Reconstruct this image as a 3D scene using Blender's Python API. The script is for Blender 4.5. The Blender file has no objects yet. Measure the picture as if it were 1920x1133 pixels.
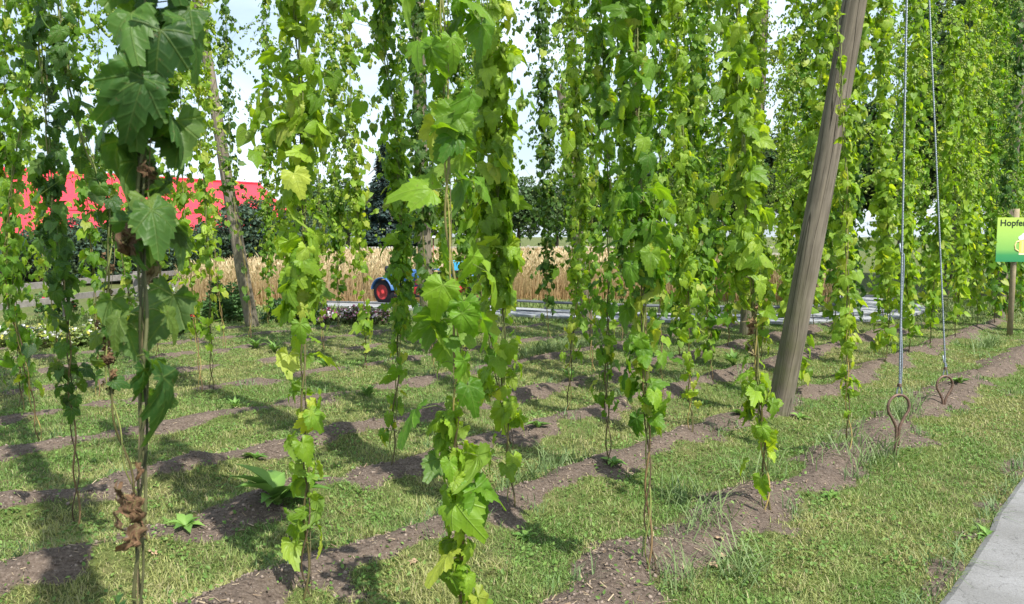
import bpy, math, random
import numpy as np
from mathutils import Vector, Matrix

rng = np.random.default_rng(7)
random.seed(7)
R = math.radians
scene = bpy.context.scene
col = scene.collection

# ------------------------------------------------------------------ camera
CAM_H, FPX, W, H = 1.6, 1500.0, 1920.0, 1133.0
PITCH = math.atan(126.5 / FPX)
cd = bpy.data.cameras.new('camera')
cam = bpy.data.objects.new('camera', cd)
col.objects.link(cam)
cam.location = (0, 0, CAM_H)
cam.rotation_euler = (R(90) - PITCH, 0, 0)
cd.sensor_width = 36
cd.lens = 36 * FPX / W
cd.clip_end = 2000
cd.dof.use_dof = True
cd.dof.focus_distance = 6.0
cd.dof.aperture_fstop = 6.5
scene.camera = cam


def ray(px, py):
    u, v = (px - W / 2) / FPX, (H / 2 - py) / FPX
    return np.array([u, math.cos(PITCH) + v * math.sin(PITCH), -math.sin(PITCH) + v * math.cos(PITCH)])


def gnd(px, py):
    """ground point seen at a photo pixel"""
    d = ray(px, py)
    t = -CAM_H / d[2]
    return np.array([d[0] * t, d[1] * t])


def atY(px, py, Y):
    d = ray(px, py)
    t = Y / d[1]
    return np.array([d[0] * t, Y, CAM_H + d[2] * t])


# ------------------------------------------------------------------ noise
class SNoise:
    def __init__(s, seed, freq, n=14):
        r = np.random.default_rng(seed)
        a = r.uniform(0, 2 * math.pi, n)
        f = freq * r.uniform(.5, 1.6, n) * 2 * math.pi
        s.kx, s.ky = np.cos(a) * f, np.sin(a) * f
        s.p = r.uniform(0, 2 * math.pi, n)
        s.n = n

    def __call__(s, x, y):
        x = np.asarray(x, float)[..., None]
        y = np.asarray(y, float)[..., None]
        return np.sin(x * s.kx + y * s.ky + s.p).sum(-1) / math.sqrt(s.n / 2) * .5   # about -1..1


n_big, n_mid, n_small, n_edge, n_patch = SNoise(1, .12), SNoise(2, .6), SNoise(3, 2.2), SNoise(4, 1.3), SNoise(5, .35)
n_clod = SNoise(8, 6.0, 20)

U = np.array([.670, .742])
V = np.array([-.742, .670])
O = np.array([-.2, 2.8])
ROWS = [0, 1.05, 2.1, 3.12, 4.5, 5.75, 7.0, 8.2, 9.4, 10.6, 11.8]


def row_coords(x, y):
    dx, dy = x - O[0], y - O[1]
    return dx * U[0] + dy * U[1], dx * V[0] + dy * V[1]


def soil_height(x, y):
    x = np.asarray(x, float); y = np.asarray(y, float)
    s, p = row_coords(x, y)
    p = p + .07 * n_mid(x, y)
    d = np.full(x.shape, 9.0)
    for k, r in enumerate(ROWS):
        d = np.minimum(d, np.abs(p - r) + (.05 if r > 5 else 0))
    inside = (y < 14.2) & (s > -6) & (s < 15.5)
    along = n_edge(x * 1.0 + 3, y)
    wid = .135 + .11 * along + .075 * n_small(x, y) + .03 * np.cos(2 * np.pi * s / 1.2)
    wid = wid + np.where(np.abs(p) < .6, .085, np.where(p < 2.7, .03, 0))
    m = np.clip((wid + .07 - d) / .14, 0, 1) * inside
    m *= np.clip((14.6 - y) / 1.0, 0, 1)
    hump = .5 + .5 * np.cos(2 * np.pi * (s + .25 * p) / 1.2)
    h = .11 * np.exp(-(d / .19) ** 2) * (.55 + .45 * hump + .25 * along) * inside
    q = (x - 1.93) * .768 - (y - 3.46) * .640      # worn earth along the paved path
    m = np.maximum(m, np.clip((.06 + .10 * n_small(x, y) + .08 * along - np.abs(q + .02)) / .12, 0, 1) * .8 * (y < 14))
    h = h * np.where(p > 4, .55, 1.0)
    h = h + .012 * n_mid(x, y) + .006 * n_small(x, y)
    h = h + m * .010 * n_clod(x, y)
    far = np.clip((np.hypot(x, y) - 18) / 10, 0, 1)
    h = h * (1 - far) + far * .0
    return h, m


def zg(x, y):
    return float(soil_height(np.array([x]), np.array([y]))[0][0])


# ------------------------------------------------------------------ mesh batches
class MB:
    def __init__(s):
        s.v, s.f, s.c, s.u = [], [], [], []
        s.n = 0

    def raw(s, v, f, c, u=None):
        v = np.asarray(v, float).reshape(-1, 3)
        f = np.asarray(f, int).reshape(-1, 3)
        c = np.broadcast_to(np.asarray(c, float), (len(v), 3)) if np.ndim(c) < 2 else np.asarray(c, float)
        s.v.append(v); s.f.append(f + s.n); s.c.append(c)
        s.u.append(np.zeros((len(v), 3)) if u is None else u)
        s.n += len(v)

    def inst(s, tv, tf, M, P, C, tu=None):
        """many copies of a template: M (m,3,3) P (m,3) C (m,3)"""
        m, n = len(P), len(tv)
        if m == 0: return
        v = np.einsum('mij,nj->mni', M, tv) + P[:, None, :]
        f = tf[None, :, :] + (np.arange(m) * n)[:, None, None]
        c = np.repeat(C, n, axis=0)
        u = None if tu is None else np.tile(tu, (m, 1))
        s.raw(v.reshape(-1, 3), f.reshape(-1, 3), c, u)

    def quad(s, a, b, c_, d, colr):
        s.raw([a, b, c_, d], [[0, 1, 2], [0, 2, 3]], colr)

    def box(s, c, size, colr=(.5, .5, .5), rot=None):
        x, y, z = np.array(size) / 2
        v = np.array([[i * x, j * y, k * z] for i in (-1, 1) for j in (-1, 1) for k in (-1, 1)])
        if rot is not None: v = v @ np.array(rot).T
        f = [[0, 1, 3], [0, 3, 2], [4, 6, 7], [4, 7, 5], [0, 4, 5], [0, 5, 1], [2, 3, 7], [2, 7, 6], [0, 2, 6], [0, 6, 4], [1, 5, 7], [1, 7, 3]]
        s.raw(v + np.array(c), f, colr)

    def tube(s, pts, rad, colr, seg=5, cap=True):
        pts = np.asarray(pts, float)
        n = len(pts)
        rad = np.broadcast_to(np.asarray(rad, float), (n,))
        t = np.gradient(pts, axis=0)
        t /= np.linalg.norm(t, axis=1)[:, None] + 1e-12
        ref = np.array([0, 0, 1.0]) if abs(t[0][2]) < .9 else np.array([1.0, 0, 0])
        a = np.cross(t[0], ref); a /= np.linalg.norm(a)
        A = [a]
        for i in range(1, n):
            a = A[-1] - t[i] * np.dot(A[-1], t[i])
            a /= np.linalg.norm(a) + 1e-12
            A.append(a)
        A = np.array(A); B = np.cross(t, A)
        ang = np.linspace(0, 2 * math.pi, seg, endpoint=False)
        ring = pts[:, None] + rad[:, None, None] * (np.cos(ang)[None, :, None] * A[:, None] + np.sin(ang)[None, :, None] * B[:, None])
        v = ring.reshape(-1, 3)
        i = np.arange(n - 1)[:, None]; j = np.arange(seg)[None]
        p0 = i * seg + j; p1 = i * seg + (j + 1) % seg; p2 = p0 + seg; p3 = p1 + seg
        f = np.concatenate([np.stack([p0, p1, p3], -1).reshape(-1, 3), np.stack([p0, p3, p2], -1).reshape(-1, 3)])
        if cap:
            v = np.concatenate([v, pts[:1], pts[-1:]])
            a0, a1 = n * seg, n * seg + 1
            k = np.arange(seg)
            f = np.concatenate([f, np.stack([(k + 1) % seg, k, np.full(seg, a0)], -1),
                                np.stack([(n - 1) * seg + k, (n - 1) * seg + (k + 1) % seg, np.full(seg, a1)], -1)])
        c = np.asarray(colr, float)
        if c.ndim == 2:
            c = np.repeat(c, seg, axis=0)
            if cap: c = np.concatenate([c, c[:1], c[-1:]])
        u = np.zeros((len(v), 3))
        s.raw(v, f, c, u)

    def lathe(s, c, prof, axis=(0, 0, 1), colr=(.5, .5, .5), seg=20):
        ax = Vector(axis).normalized()
        q = np.array(Vector((0, 0, 1)).rotation_difference(ax).to_matrix())
        ang = np.linspace(0, 2 * math.pi, seg, endpoint=False)
        v = np.array([[r * math.cos(a), r * math.sin(a), z] for (r, z) in prof for a in ang]) @ q.T + np.array(c)
        n = len(prof)
        f = []
        for i in range(n - 1):
            for j in range(seg):
                a, b = i * seg + j, i * seg + (j + 1) % seg
                f += [[a, b, b + seg], [a, b + seg, a + seg]]
        s.raw(v, f, colr)

    def build(s, name, mat, parent=None, smooth=True, loc=None):
        v = np.concatenate(s.v); f = np.concatenate(s.f); c = np.concatenate(s.c); u = np.concatenate(s.u)
        if loc is not None: v = v - np.array(loc)
        me = bpy.data.meshes.new(name)
        me.vertices.add(len(v)); me.vertices.foreach_set('co', v.astype(np.float32).ravel())
        me.loops.add(len(f) * 3); me.loops.foreach_set('vertex_index', f.astype(np.int32).ravel())
        me.polygons.add(len(f))
        me.polygons.foreach_set('loop_start', (np.arange(len(f)) * 3).astype(np.int32))
        me.polygons.foreach_set('use_smooth', np.full(len(f), smooth, dtype=bool))
        me.update(calc_edges=True)
        at = me.attributes.new('col', 'FLOAT_COLOR', 'POINT')
        at.data.foreach_set('color', np.concatenate([c, np.ones((len(c), 1))], 1).astype(np.float32).ravel())
        if np.any(u):
            at = me.attributes.new('luv', 'FLOAT_VECTOR', 'POINT')
            at.data.foreach_set('vector', u.astype(np.float32).ravel())
        me.materials.append(mat)
        o = bpy.data.objects.new(name, me)
        col.objects.link(o)
        if parent is not None: o.parent = parent
        if loc is not None: o.location = loc
        return o


def tag(o, label=None, cat=None, group=None, kind=None):
    if label: o['label'] = label
    if cat: o['category'] = cat
    if group: o['group'] = group
    if kind: o['kind'] = kind
    return o


def empty(name, loc=(0, 0, 0), rz=0):
    o = bpy.data.objects.new(name, None)
    col.objects.link(o)
    o.location = loc; o.rotation_euler = (0, 0, rz)
    o.empty_display_size = .2
    return o


def copy_thing(o, loc, rz=0, sc=None):
    c = o.copy(); col.objects.link(c)
    c.location = loc; c.rotation_euler = (0, 0, rz)
    if sc is not None: c.scale = sc
    for ch in list(o.children):
        d = ch.copy(); col.objects.link(d); d.parent = c
        for g in list(ch.children):
            e = g.copy(); col.objects.link(e); e.parent = d
    return c


# ------------------------------------------------------------------ materials
class NT:
    def __init__(s, name):
        s.m = bpy.data.materials.new(name); s.m.use_nodes = True
        s.t = s.m.node_tree; s.t.nodes.clear()
        s.out = s.t.nodes.new('ShaderNodeOutputMaterial')

    def n(s, typ, **kw):
        nd = s.t.nodes.new('ShaderNode' + typ)
        for k, v in kw.items(): setattr(nd, k, v)
        return nd

    def l(s, a, b): s.t.links.new(a, b)

    def val(s, nd, name, v):
        if hasattr(v, 'is_output'): s.l(v, nd.inputs[name])
        else: nd.inputs[name].default_value = v

    def math(s, op, a, b=None, c=None, clamp=False):
        nd = s.n('Math', operation=op); nd.use_clamp = clamp
        s.val(nd, 0, a)
        if b is not None: s.val(nd, 1, b)
        if c is not None: s.val(nd, 2, c)
        return nd.outputs[0]

    def mix(s, fac, a, b, mode='MIX'):
        nd = s.n('Mix', data_type='RGBA', blend_type=mode)
        s.val(nd, 0, fac)
        for i, x in ((6, a), (7, b)):
            if hasattr(x, 'is_output'): s.l(x, nd.inputs[i])
            else: nd.inputs[i].default_value = (*x, 1)
        return nd.outputs[2]

    def noise(s, scale, detail=4, vec=None, rough=.6):
        nd = s.n('TexNoise'); nd.inputs['Scale'].default_value = scale
        nd.inputs['Detail'].default_value = detail; nd.inputs['Roughness'].default_value = rough
        if vec is not None: s.l(vec, nd.inputs['Vector'])
        return nd.outputs['Fac']

    def ramp(s, fac, stops):
        nd = s.n('ValToRGB'); e = nd.color_ramp.elements
        while len(e) < len(stops): e.new(.5)
        for i, (p, c) in enumerate(stops):
            e[i].position = p; e[i].color = (*c, 1) if len(c) == 3 else c
        s.l(fac, nd.inputs[0])
        return nd.outputs[0]

    def obj(s): return s.n('TexCoord').outputs['Object']
    def pos(s): return s.n('NewGeometry').outputs['Position']
    def attr(s, name): return s.n('Attribute', attribute_name=name)

    def bsdf(s, base, rough=.7, metal=0, spec=.5, normal=None):
        p = s.n('BsdfPrincipled')
        if hasattr(base, 'is_output'): s.l(base, p.inputs['Base Color'])
        else: p.inputs['Base Color'].default_value = (*base, 1)
        s.val(p, 'Roughness', rough); s.val(p, 'Metallic', metal); s.val(p, 'Specular IOR Level', spec)
        if normal is not None: s.l(normal, p.inputs['Normal'])
        return p.outputs[0]

    def bump(s, h, strength=.5, dist=.01):
        b = s.n('Bump'); b.inputs['Strength'].default_value = strength; b.inputs['Distance'].default_value = dist
        s.l(h, b.inputs['Height'])
        return b.outputs[0]

    def done(s, sh):
        s.l(sh, s.out.inputs['Surface'])
        return s.m


def mat_attr(name, rough=.7, spec=.3, metal=0, noise=0.0, nscale=20, bump=0.0, bdist=.01):
    t = NT(name)
    c = t.attr('col').outputs['Color']
    o = t.obj()
    nf = t.noise(nscale, 5, o)
    if noise:
        c = t.mix(1.0, c, t.ramp(nf, [(0.25, (1 - noise,) * 3), (.75, (1 + noise * .4,) * 3)]), 'MULTIPLY')
    nm = t.bump(nf, bump, bdist) if bump else None
    return t.done(t.bsdf(c, rough, metal, spec, nm))


def mat_leaf(name, veins=True, trans=.50, rough=.48, tcol=(1.75, 1.60, .40)):
    t = NT(name)
    c = t.attr('col').outputs['Color']
    nm = None
    if veins:
        uv = t.attr('luv').outputs['Vector']
        sp = t.n('SeparateXYZ'); t.l(uv, sp.inputs[0])
        x, y = sp.outputs[0], sp.outputs[1]
        ang = t.math('ARCTAN2', x, y)
        r = t.math('SQRT', t.math('ADD', t.math('MULTIPLY', x, x), t.math('MULTIPLY', y, y)))
        best = None
        for a in (0.0, .8, -.8, 1.7, -1.7):
            d = t.math('MULTIPLY', t.math('ABSOLUTE', t.math('SINE', t.math('SUBTRACT', ang, a))), r)
            # only the half plane the vein runs into
            d = t.math('ADD', d, t.math('MULTIPLY', t.math('LESS_THAN', t.math('COSINE', t.math('SUBTRACT', ang, a)), 0), 5.0))
            best = d if best is None else t.math('MINIMUM', best, d)
        line = t.math('SUBTRACT', 1.0, t.math('DIVIDE', best, .026), clamp=True)
        # side veins: chevrons growing away from the nearest main vein
        ph = t.math('SUBTRACT', t.math('MULTIPLY', r, 40.0), t.math('MULTIPLY', best, 30.0))
        sv = t.math('POWER', t.math('ADD', t.math('MULTIPLY', t.math('SINE', ph), .5), .5), 5.0)
        h = t.math('ADD', line, t.math('MULTIPLY', sv, .28))
        isleaf = t.math('GREATER_THAN', r, .0001)
        h = t.math('MULTIPLY', h, isleaf)
        c = t.mix(t.math('MULTIPLY', h, .22), c, (.32, .42, .13))
        nm = t.bump(h, .55, .004)
        geo = t.obj()
        spot = t.ramp(t.noise(70, 3, geo, .5), [(.66, (0, 0, 0)), (.72, (1, 1, 1))])
        c = t.mix(t.math('MULTIPLY', spot, .55), c, (.16, .12, .05))
        c = t.mix(1.0, c, t.ramp(t.noise(14, 4, geo), [(.3, (.76, .80, .8)), (.7, (1.2, 1.14, 1.05))]), 'MULTIPLY')
    bf = t.n('NewGeometry').outputs['Backfacing']
    cb = t.mix(.25, c, (.26, .33, .13))
    base = t.mix(bf, c, cb)
    p = t.bsdf(base, rough, 0, .35, nm)
    tr = t.n('BsdfTranslucent')
    t.l(t.mix(1.0, c, tcol, 'MULTIPLY'), tr.inputs['Color'])
    mx = t.n('MixShader'); mx.inputs[0].default_value = trans
    t.l(p, mx.inputs[1]); t.l(tr.outputs[0], mx.inputs[2])
    return t.done(mx.outputs[0])


M_LEAF = mat_leaf('hop_leaf')
M_LEAF_FAR = mat_leaf('hop_leaf_small', veins=False)
M_CONE = mat_leaf('hop_cone', veins=False, trans=.3, rough=.6)
M_TREE = mat_leaf('tree_leaf', veins=False, trans=.22, rough=.6, tcol=(1.1, 1.1, .6))
M_GRASS = mat_leaf('grass_blade', veins=False, trans=.3, rough=.55, tcol=(1.1, 1.1, .7))
M_DRY = mat_leaf('withered_leaf', veins=True, trans=.15, rough=.8, tcol=(1, .8, .5))
M_STEM = mat_attr('vine_stem', .65, .3, noise=.35, nscale=40)
M_GEN = mat_attr('painted', .5, .4, noise=.12, nscale=6)
M_WOODG = mat_attr('grey_wood', .8, .2, noise=.4, nscale=12)
M_PLAIN = mat_attr('plain', .75, .25, noise=.2, nscale=8)
M_PETAL = mat_leaf('petal', veins=False, trans=.25, rough=.6, tcol=(1, 1, 1))


def mat_ground():
    t = NT('ground')
    soil_m = t.attr('col').outputs['Color']
    sp = t.n('SeparateColor'); t.l(soil_m, sp.inputs[0])
    P = t.pos()
    n1, n2, n3 = t.noise(9, 6, P, .7), t.noise(60, 5, P, .7), t.noise(1.1, 4, P)
    grass = t.mix(t.ramp(n1, [(.35, (0, 0, 0)), (.65, (1, 1, 1))]), (.06, .10, .024), (.17, .15, .07))
    grass = t.mix(t.ramp(n3, [(.4, (0, 0, 0)), (.62, (1, 1, 1))]), grass, (.10, .135, .035))
    grass = t.mix(1.0, grass, t.ramp(n2, [(.3, (.5, .5, .5)), (.7, (1.35, 1.35, 1.35))]), 'MULTIPLY')
    soil = t.ramp(n2, [(.28, (.065, .047, .038)), (.5, (.135, .105, .085)), (.75, (.225, .183, .152))])
    soil = t.mix(1.0, soil, t.ramp(n1, [(.3, (.72, .72, .72)), (.7, (1.2, 1.18, 1.15))]), 'MULTIPLY')
    vo = t.n('TexVoronoi'); vo.inputs['Scale'].default_value = 75; t.l(P, vo.inputs['Vector'])
    fleck = t.math('MULTIPLY', t.math('LESS_THAN', vo.outputs['Distance'], .13), t.math('GREATER_THAN', t.noise(35, 2, P), .56))
    soil = t.mix(fleck, soil, (.45, .42, .38))
    m = t.math('ADD', sp.outputs[0], t.math('MULTIPLY', t.math('SUBTRACT', t.noise(14, 5, P), .5), 1.1))
    m = t.ramp(m, [(.42, (0, 0, 0)), (.58, (1, 1, 1))])
    wheat = t.mix(n2, (.30, .21, .11), (.46, .35, .20))
    c = t.mix(m, grass, soil)
    c = t.mix(sp.outputs[1], c, wheat)
    h = t.math('ADD', t.noise(45, 6, P, .75), t.math('MULTIPLY', t.noise(12, 4, P), 1.2))
    nm = t.bump(h, 1.0, .02)
    return t.done(t.bsdf(c, .95, 0, .15, nm))


def mat_path():
    t = NT('path')
    P = t.pos()
    c = t.ramp(t.noise(120, 4, P, .8), [(.3, (.15, .15, .152)), (.7, (.25, .25, .255))])
    c = t.mix(1.0, c, t.ramp(t.noise(1.6, 5, P), [(.3, (.72, .71, .68)), (.7, (1.15, 1.15, 1.15))]), 'MULTIPLY')
    w = t.noise(2.3, 5, P, .55)
    crack = t.math('SUBTRACT', 1.0, t.math('DIVIDE', t.math('ABSOLUTE', t.math('SUBTRACT', w, .5)), .0035), clamp=True)
    c = t.mix(t.math('MULTIPLY', crack, .6), c, (.05, .048, .045))
    vo = t.n('TexVoronoi'); vo.inputs['Scale'].default_value = 60; t.l(P, vo.inputs['Vector'])
    grit = t.math('MULTIPLY', t.math('LESS_THAN', vo.outputs['Distance'], .16), t.math('GREATER_THAN', t.noise(9, 3, P), .52))
    c = t.mix(t.math('MULTIPLY', grit, .6), c, (.10, .075, .05))
    return t.done(t.bsdf(c, .85, 0, .3, t.bump(t.noise(160, 3, P), .5, .004)))


def mat_pole():
    t = NT('weathered_pole')
    tc = t.n('TexCoord').outputs['Object']
    mp = t.n('Mapping'); t.l(tc, mp.inputs[0]); mp.inputs['Scale'].default_value = (1, 1, .05)
    v = mp.outputs[0]
    n = t.noise(38, 7, v, .7)
    n2 = t.noise(2.2, 4, tc)
    c = t.ramp(n, [(.25, (.075, .062, .048)), (.5, (.18, .158, .130)), (.75, (.28, .24, .19))])
    c = t.mix(1.0, c, t.ramp(n2, [(.3, (.7, .68, .62)), (.7, (1.15, 1.13, 1.1))]), 'MULTIPLY')
    # drying cracks: thin, long, dark
    w = t.noise(11, 2, v, .4)
    crack = t.math('SUBTRACT', 1.0, t.math('DIVIDE', t.math('ABSOLUTE', t.math('SUBTRACT', w, .5)), .013), clamp=True)
    c = t.mix(t.math('MULTIPLY', crack, .85), c, (.02, .015, .01))
    # knots
    vo = t.n('TexVoronoi'); vo.inputs['Scale'].default_value = 2.3; t.l(tc, vo.inputs['Vector'])
    c = t.mix(t.math('MULTIPLY', t.math('LESS_THAN', vo.outputs['Distance'], .07), .7), c, (.05, .035, .025))
    # green algae growing on the lower, weather side
    sp = t.n('SeparateXYZ'); t.l(tc, sp.inputs[0])
    low = t.math('SUBTRACT', 1.0, t.math('DIVIDE', sp.outputs[2], 1.9), clamp=True)
    side = t.math('ADD', t.math('MULTIPLY', sp.outputs[0], -4.0), .45, clamp=True)
    alg = t.math('MULTIPLY', t.math('MULTIPLY', low, side), t.ramp(t.noise(5, 4, tc), [(.35, (0, 0, 0)), (.6, (1, 1, 1))]))
    c = t.mix(t.math('MULTIPLY', alg, 1.0, clamp=True), c, (.10, .12, .035))
    h = t.math('SUBTRACT', n, t.math('MULTIPLY', crack, 1.2))
    return t.done(t.bsdf(c, .85, 0, .2, t.bump(h, .7, .01)))


def mat_metal(name, c1, c2, rough=.4, metal=.9):
    t = NT(name)
    n = t.noise(55, 5, t.obj(), .7)
    return t.done(t.bsdf(t.ramp(n, [(.35, c1), (.65, c2)]), rough, metal, .5, t.bump(n, .3, .002)))


M_GROUND, M_PATH, M_POLE = mat_ground(), mat_path(), mat_pole()
M_STEEL = mat_metal('galvanised_steel', (.15, .18, .21), (.28, .32, .36), .5, .6)
M_RUST = mat_metal('rusty_steel', (.08, .048, .035), (.20, .125, .09), .6, .35)

# ------------------------------------------------------------------ world and sun
SUN_EL = R(55)
sd = np.array([.60, -.80])           # horizontal direction towards the sun
world = bpy.data.worlds.new('World'); scene.world = world
world.use_nodes = True
wt = world.node_tree; wt.nodes.clear()
wo = wt.nodes.new('ShaderNodeOutputWorld'); bg = wt.nodes.new('ShaderNodeBackground')
sky = wt.nodes.new('ShaderNodeTexSky'); sky.sky_type = 'NISHITA'; sky.sun_disc = False
sky.sun_elevation = SUN_EL
sky.sun_rotation = math.atan2(sd[0], sd[1])
sky.air_density = 1.0; sky.dust_density = 1.6; sky.ozone_density = 1.0
tcw = wt.nodes.new('ShaderNodeTexCoord')
mpw = wt.nodes.new('ShaderNodeMapping'); mpw.inputs['Scale'].default_value = (1, 1, 3.0)
nzw = wt.nodes.new('ShaderNodeTexNoise'); nzw.inputs['Scale'].default_value = 2.4; nzw.inputs['Detail'].default_value = 7
rpw = wt.nodes.new('ShaderNodeValToRGB'); rpw.color_ramp.elements[0].position = .40; rpw.color_ramp.elements[1].position = .66
rpw.color_ramp.elements[0].color = (.22, .22, .22, 1); rpw.color_ramp.elements[1].color = (.85, .85, .85, 1)
mxw = wt.nodes.new('ShaderNodeMix'); mxw.data_type = 'RGBA'
mxw.inputs[7].default_value = (7.7, 8.9, 10.1, 1)
wt.links.new(tcw.outputs['Generated'], mpw.inputs[0]); wt.links.new(mpw.outputs[0], nzw.inputs['Vector'])
wt.links.new(nzw.outputs['Fac'], rpw.inputs[0]); wt.links.new(rpw.outputs[0], mxw.inputs[0])
wt.links.new(sky.outputs[0], mxw.inputs[6]); wt.links.new(mxw.outputs[2], bg.inputs[0])
bg.inputs[1].default_value = .10
wt.links.new(bg.outputs[0], wo.inputs[0])
sl = bpy.data.lights.new('sun', 'SUN'); sl.energy = 4.6; sl.angle = R(.53); sl.color = (1, .95, .86)
so = bpy.data.objects.new('sun', sl); col.objects.link(so)
sv = Vector((sd[0] * math.cos(SUN_EL), sd[1] * math.cos(SUN_EL), math.sin(SUN_EL)))
so.rotation_euler = sv.to_track_quat('Z', 'Y').to_euler(); so.location = sv * 30
scene.view_settings.view_transform = 'Standard'; scene.view_settings.look = 'None'
scene.view_settings.exposure = .88
scene.view_settings.gamma = 1

# ------------------------------------------------------------------ ground
def axis(lo, hi, step, far, grow=1.25):
    a = list(np.arange(lo, hi + 1e-6, step))
    s, x = step, hi
    while x < far: s *= grow; x += s; a.append(x)
    s, x = step, lo
    while x > -far: s *= grow; x -= s; a.insert(0, x)
    return np.array(a)


gx, gy = axis(-8.5, 10.5, .05, 420), axis(1.6, 14.6, .05, 420)
X, Y = np.meshgrid(gx, gy)
hz, sm = soil_height(X, Y)
WX0, WX1, WY0, WY1 = -7.4, 7.5, 18.2, 38.0


def wheat_front(x):
    return 18.6 + .8 * np.sin(x * .35 + 1)


wm = ((X > WX0) & (X < WX1) & (Y > wheat_front(X)) & (Y < WY1)).astype(float)
mb = MB()
ny, nx = X.shape
i = (np.arange(ny - 1)[:, None] * nx + np.arange(nx - 1)[None]).ravel()
f = np.concatenate([np.stack([i, i + 1, i + nx + 1], 1), np.stack([i, i + nx + 1, i + nx], 1)])
mb.raw(np.stack([X, Y, hz], -1).reshape(-1, 3), f, np.stack([sm, wm, sm * 0], -1).reshape(-1, 3))
tag(mb.build('ground', M_GROUND), kind='structure')

# path on the right, with a thin worn edge
PE = np.array([1.93, 3.46]); PU = np.array([.640, .768]); PV = np.array([.768, -.640])
mb = MB()
ts = np.linspace(-6, 40, 140)
wob = .010 * np.sin(ts * 3.1) + .006 * np.sin(ts * 7.7 + 1)
prof = [(0, -.05), (0.0, .012), (.03, .028), (1.2, .04), (2.6, .03), (2.62, -.05)]
vv = []
for t_, w_ in zip(ts, wob):
    for (o_, z_) in prof:
        p = PE + PU * t_ + PV * (o_ + (w_ if o_ < .1 else 0) + .02)
        vv.append((p[0], p[1], z_))
np_ = len(prof); ff = []
for a in range(len(ts) - 1):
    for b in range(np_ - 1):
        q = a * np_ + b
        ff += [[q, q + 1, q + np_ + 1], [q, q + np_ + 1, q + np_]]
mb.raw(vv, np.array(ff)[:, ::-1], (.3, .3, .3))
tag(mb.build('path', M_PATH, smooth=False), kind='structure')

# ------------------------------------------------------------------ grass, weeds, litter
def frustum_pts(n, y0, y1, power=1.6, r=rng):
    """points on the ground, thinning with distance"""
    a = r.uniform(0, 1, n)
    e = 2 - power - 1e-3
    y = (y0 ** e + a * (y1 ** e - y0 ** e)) ** (1 / e)
    x = r.uniform(-1, 1, n) * (.70 * y + .9)
    return x, y


def on_path(x, y, m=0.0):
    q = (x - PE[0]) * PV[0] + (y - PE[1]) * PV[1]
    return (q > -m) & (q < 2.65)


def blades(n, y0, y1, lmin, lmax, wid, colf, keep, lean=.6, power=1.7, pts=None):
    x, y = frustum_pts(n, y0, y1, power) if pts is None else pts
    h, m = soil_height(x, y)
    k = keep(x, y, m) & ~on_path(x, y, -.03)
    x, y, h, m = x[k], y[k], h[k], m[k]
    n = len(x)
    L = rng.uniform(lmin, lmax, n) * (1 + .25 * n_small(x, y)); a = rng.uniform(0, 2 * math.pi, n)
    ln = rng.uniform(.1, lean, n)
    w = wid * (.7 + .1 * y) * rng.uniform(.6, 1.3, n)
    base = np.stack([x, y, h - .004], 1)
    d = np.stack([np.cos(a) * ln, np.sin(a) * ln, np.ones(n)], 1)
    pa = a + rng.uniform(.8, 2.3, n)
    s_ = np.stack([np.cos(pa), np.sin(pa), 0 * pa], 1) * w[:, None]
    p0, p1 = base - s_, base + s_
    mid = base + d * (L * .55)[:, None]
    tip = base + d * L[:, None] + np.stack([np.cos(a), np.sin(a), -.5 + 0 * a], 1) * (L * ln * .6)[:, None]
    v = np.stack([p0, p1, mid + s_ * .7, mid - s_ * .7, tip], 1).reshape(-1, 3)
    f = np.array([[0, 1, 2], [0, 2, 3], [3, 2, 4]])[None] + (np.arange(n) * 5)[:, None, None]
    c = np.repeat(colf(x, y, m, n), 5, 0)
    b = MB(); b.raw(v, f.reshape(-1, 3), c)
    return b


def lerp(a, b, t): return np.array(a)[None] * (1 - t[:, None]) + np.array(b)[None] * t[:, None]


def lawn_col(x, y, m, n):
    t = np.clip(.47 + .75 * n_patch(x, y) + .5 * n_edge(x, y) + .3 * n_small(x, y) + rng.normal(0, .2, n), 0, 1)
    c = lerp((.10, .215, .028), (.32, .325, .11), t)
    s_ = rng.uniform(0, 1, n) < (.06 + .15 * t)
    c[s_] = np.array([.42, .35, .20]) * rng.uniform(.6, 1.15, (int(s_.sum()), 1))
    return c * rng.uniform(.75, 1.25, n)[:, None]


g = blades(470000, 2.4, 15.5, .014, .046, .0021, lawn_col, lambda x, y, m: (rng.uniform(0, 1, len(x)) > m * 1.15), lean=1.1)
tag(g.build('lawn_grass', M_GRASS, smooth=False), 'short mown lawn, green and straw coloured, between the soil ridges', 'grass', kind='stuff')


def tall_col(x, y, m, n):
    t = rng.uniform(0, 1, n)
    return lerp((.06, .13, .05), (.15, .24, .09), t) * rng.uniform(.8, 1.2, n)[:, None]


def clusters(nc, per, spread, y0, y1, cond):
    x, y = frustum_pts(nc * 6, y0, y1, 1.5)
    k = cond(x, y); x, y = x[k][:nc], y[k][:nc]
    x = np.repeat(x, per) + rng.normal(0, 1, len(x) * per) * spread
    y = np.repeat(y, per) + rng.normal(0, 1, len(y) * per) * spread
    return x, y


def edge_zone(x, y):
    m = soil_height(x, y)[1]
    return (m > .15) & (m < .95) & (y < 14)


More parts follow.
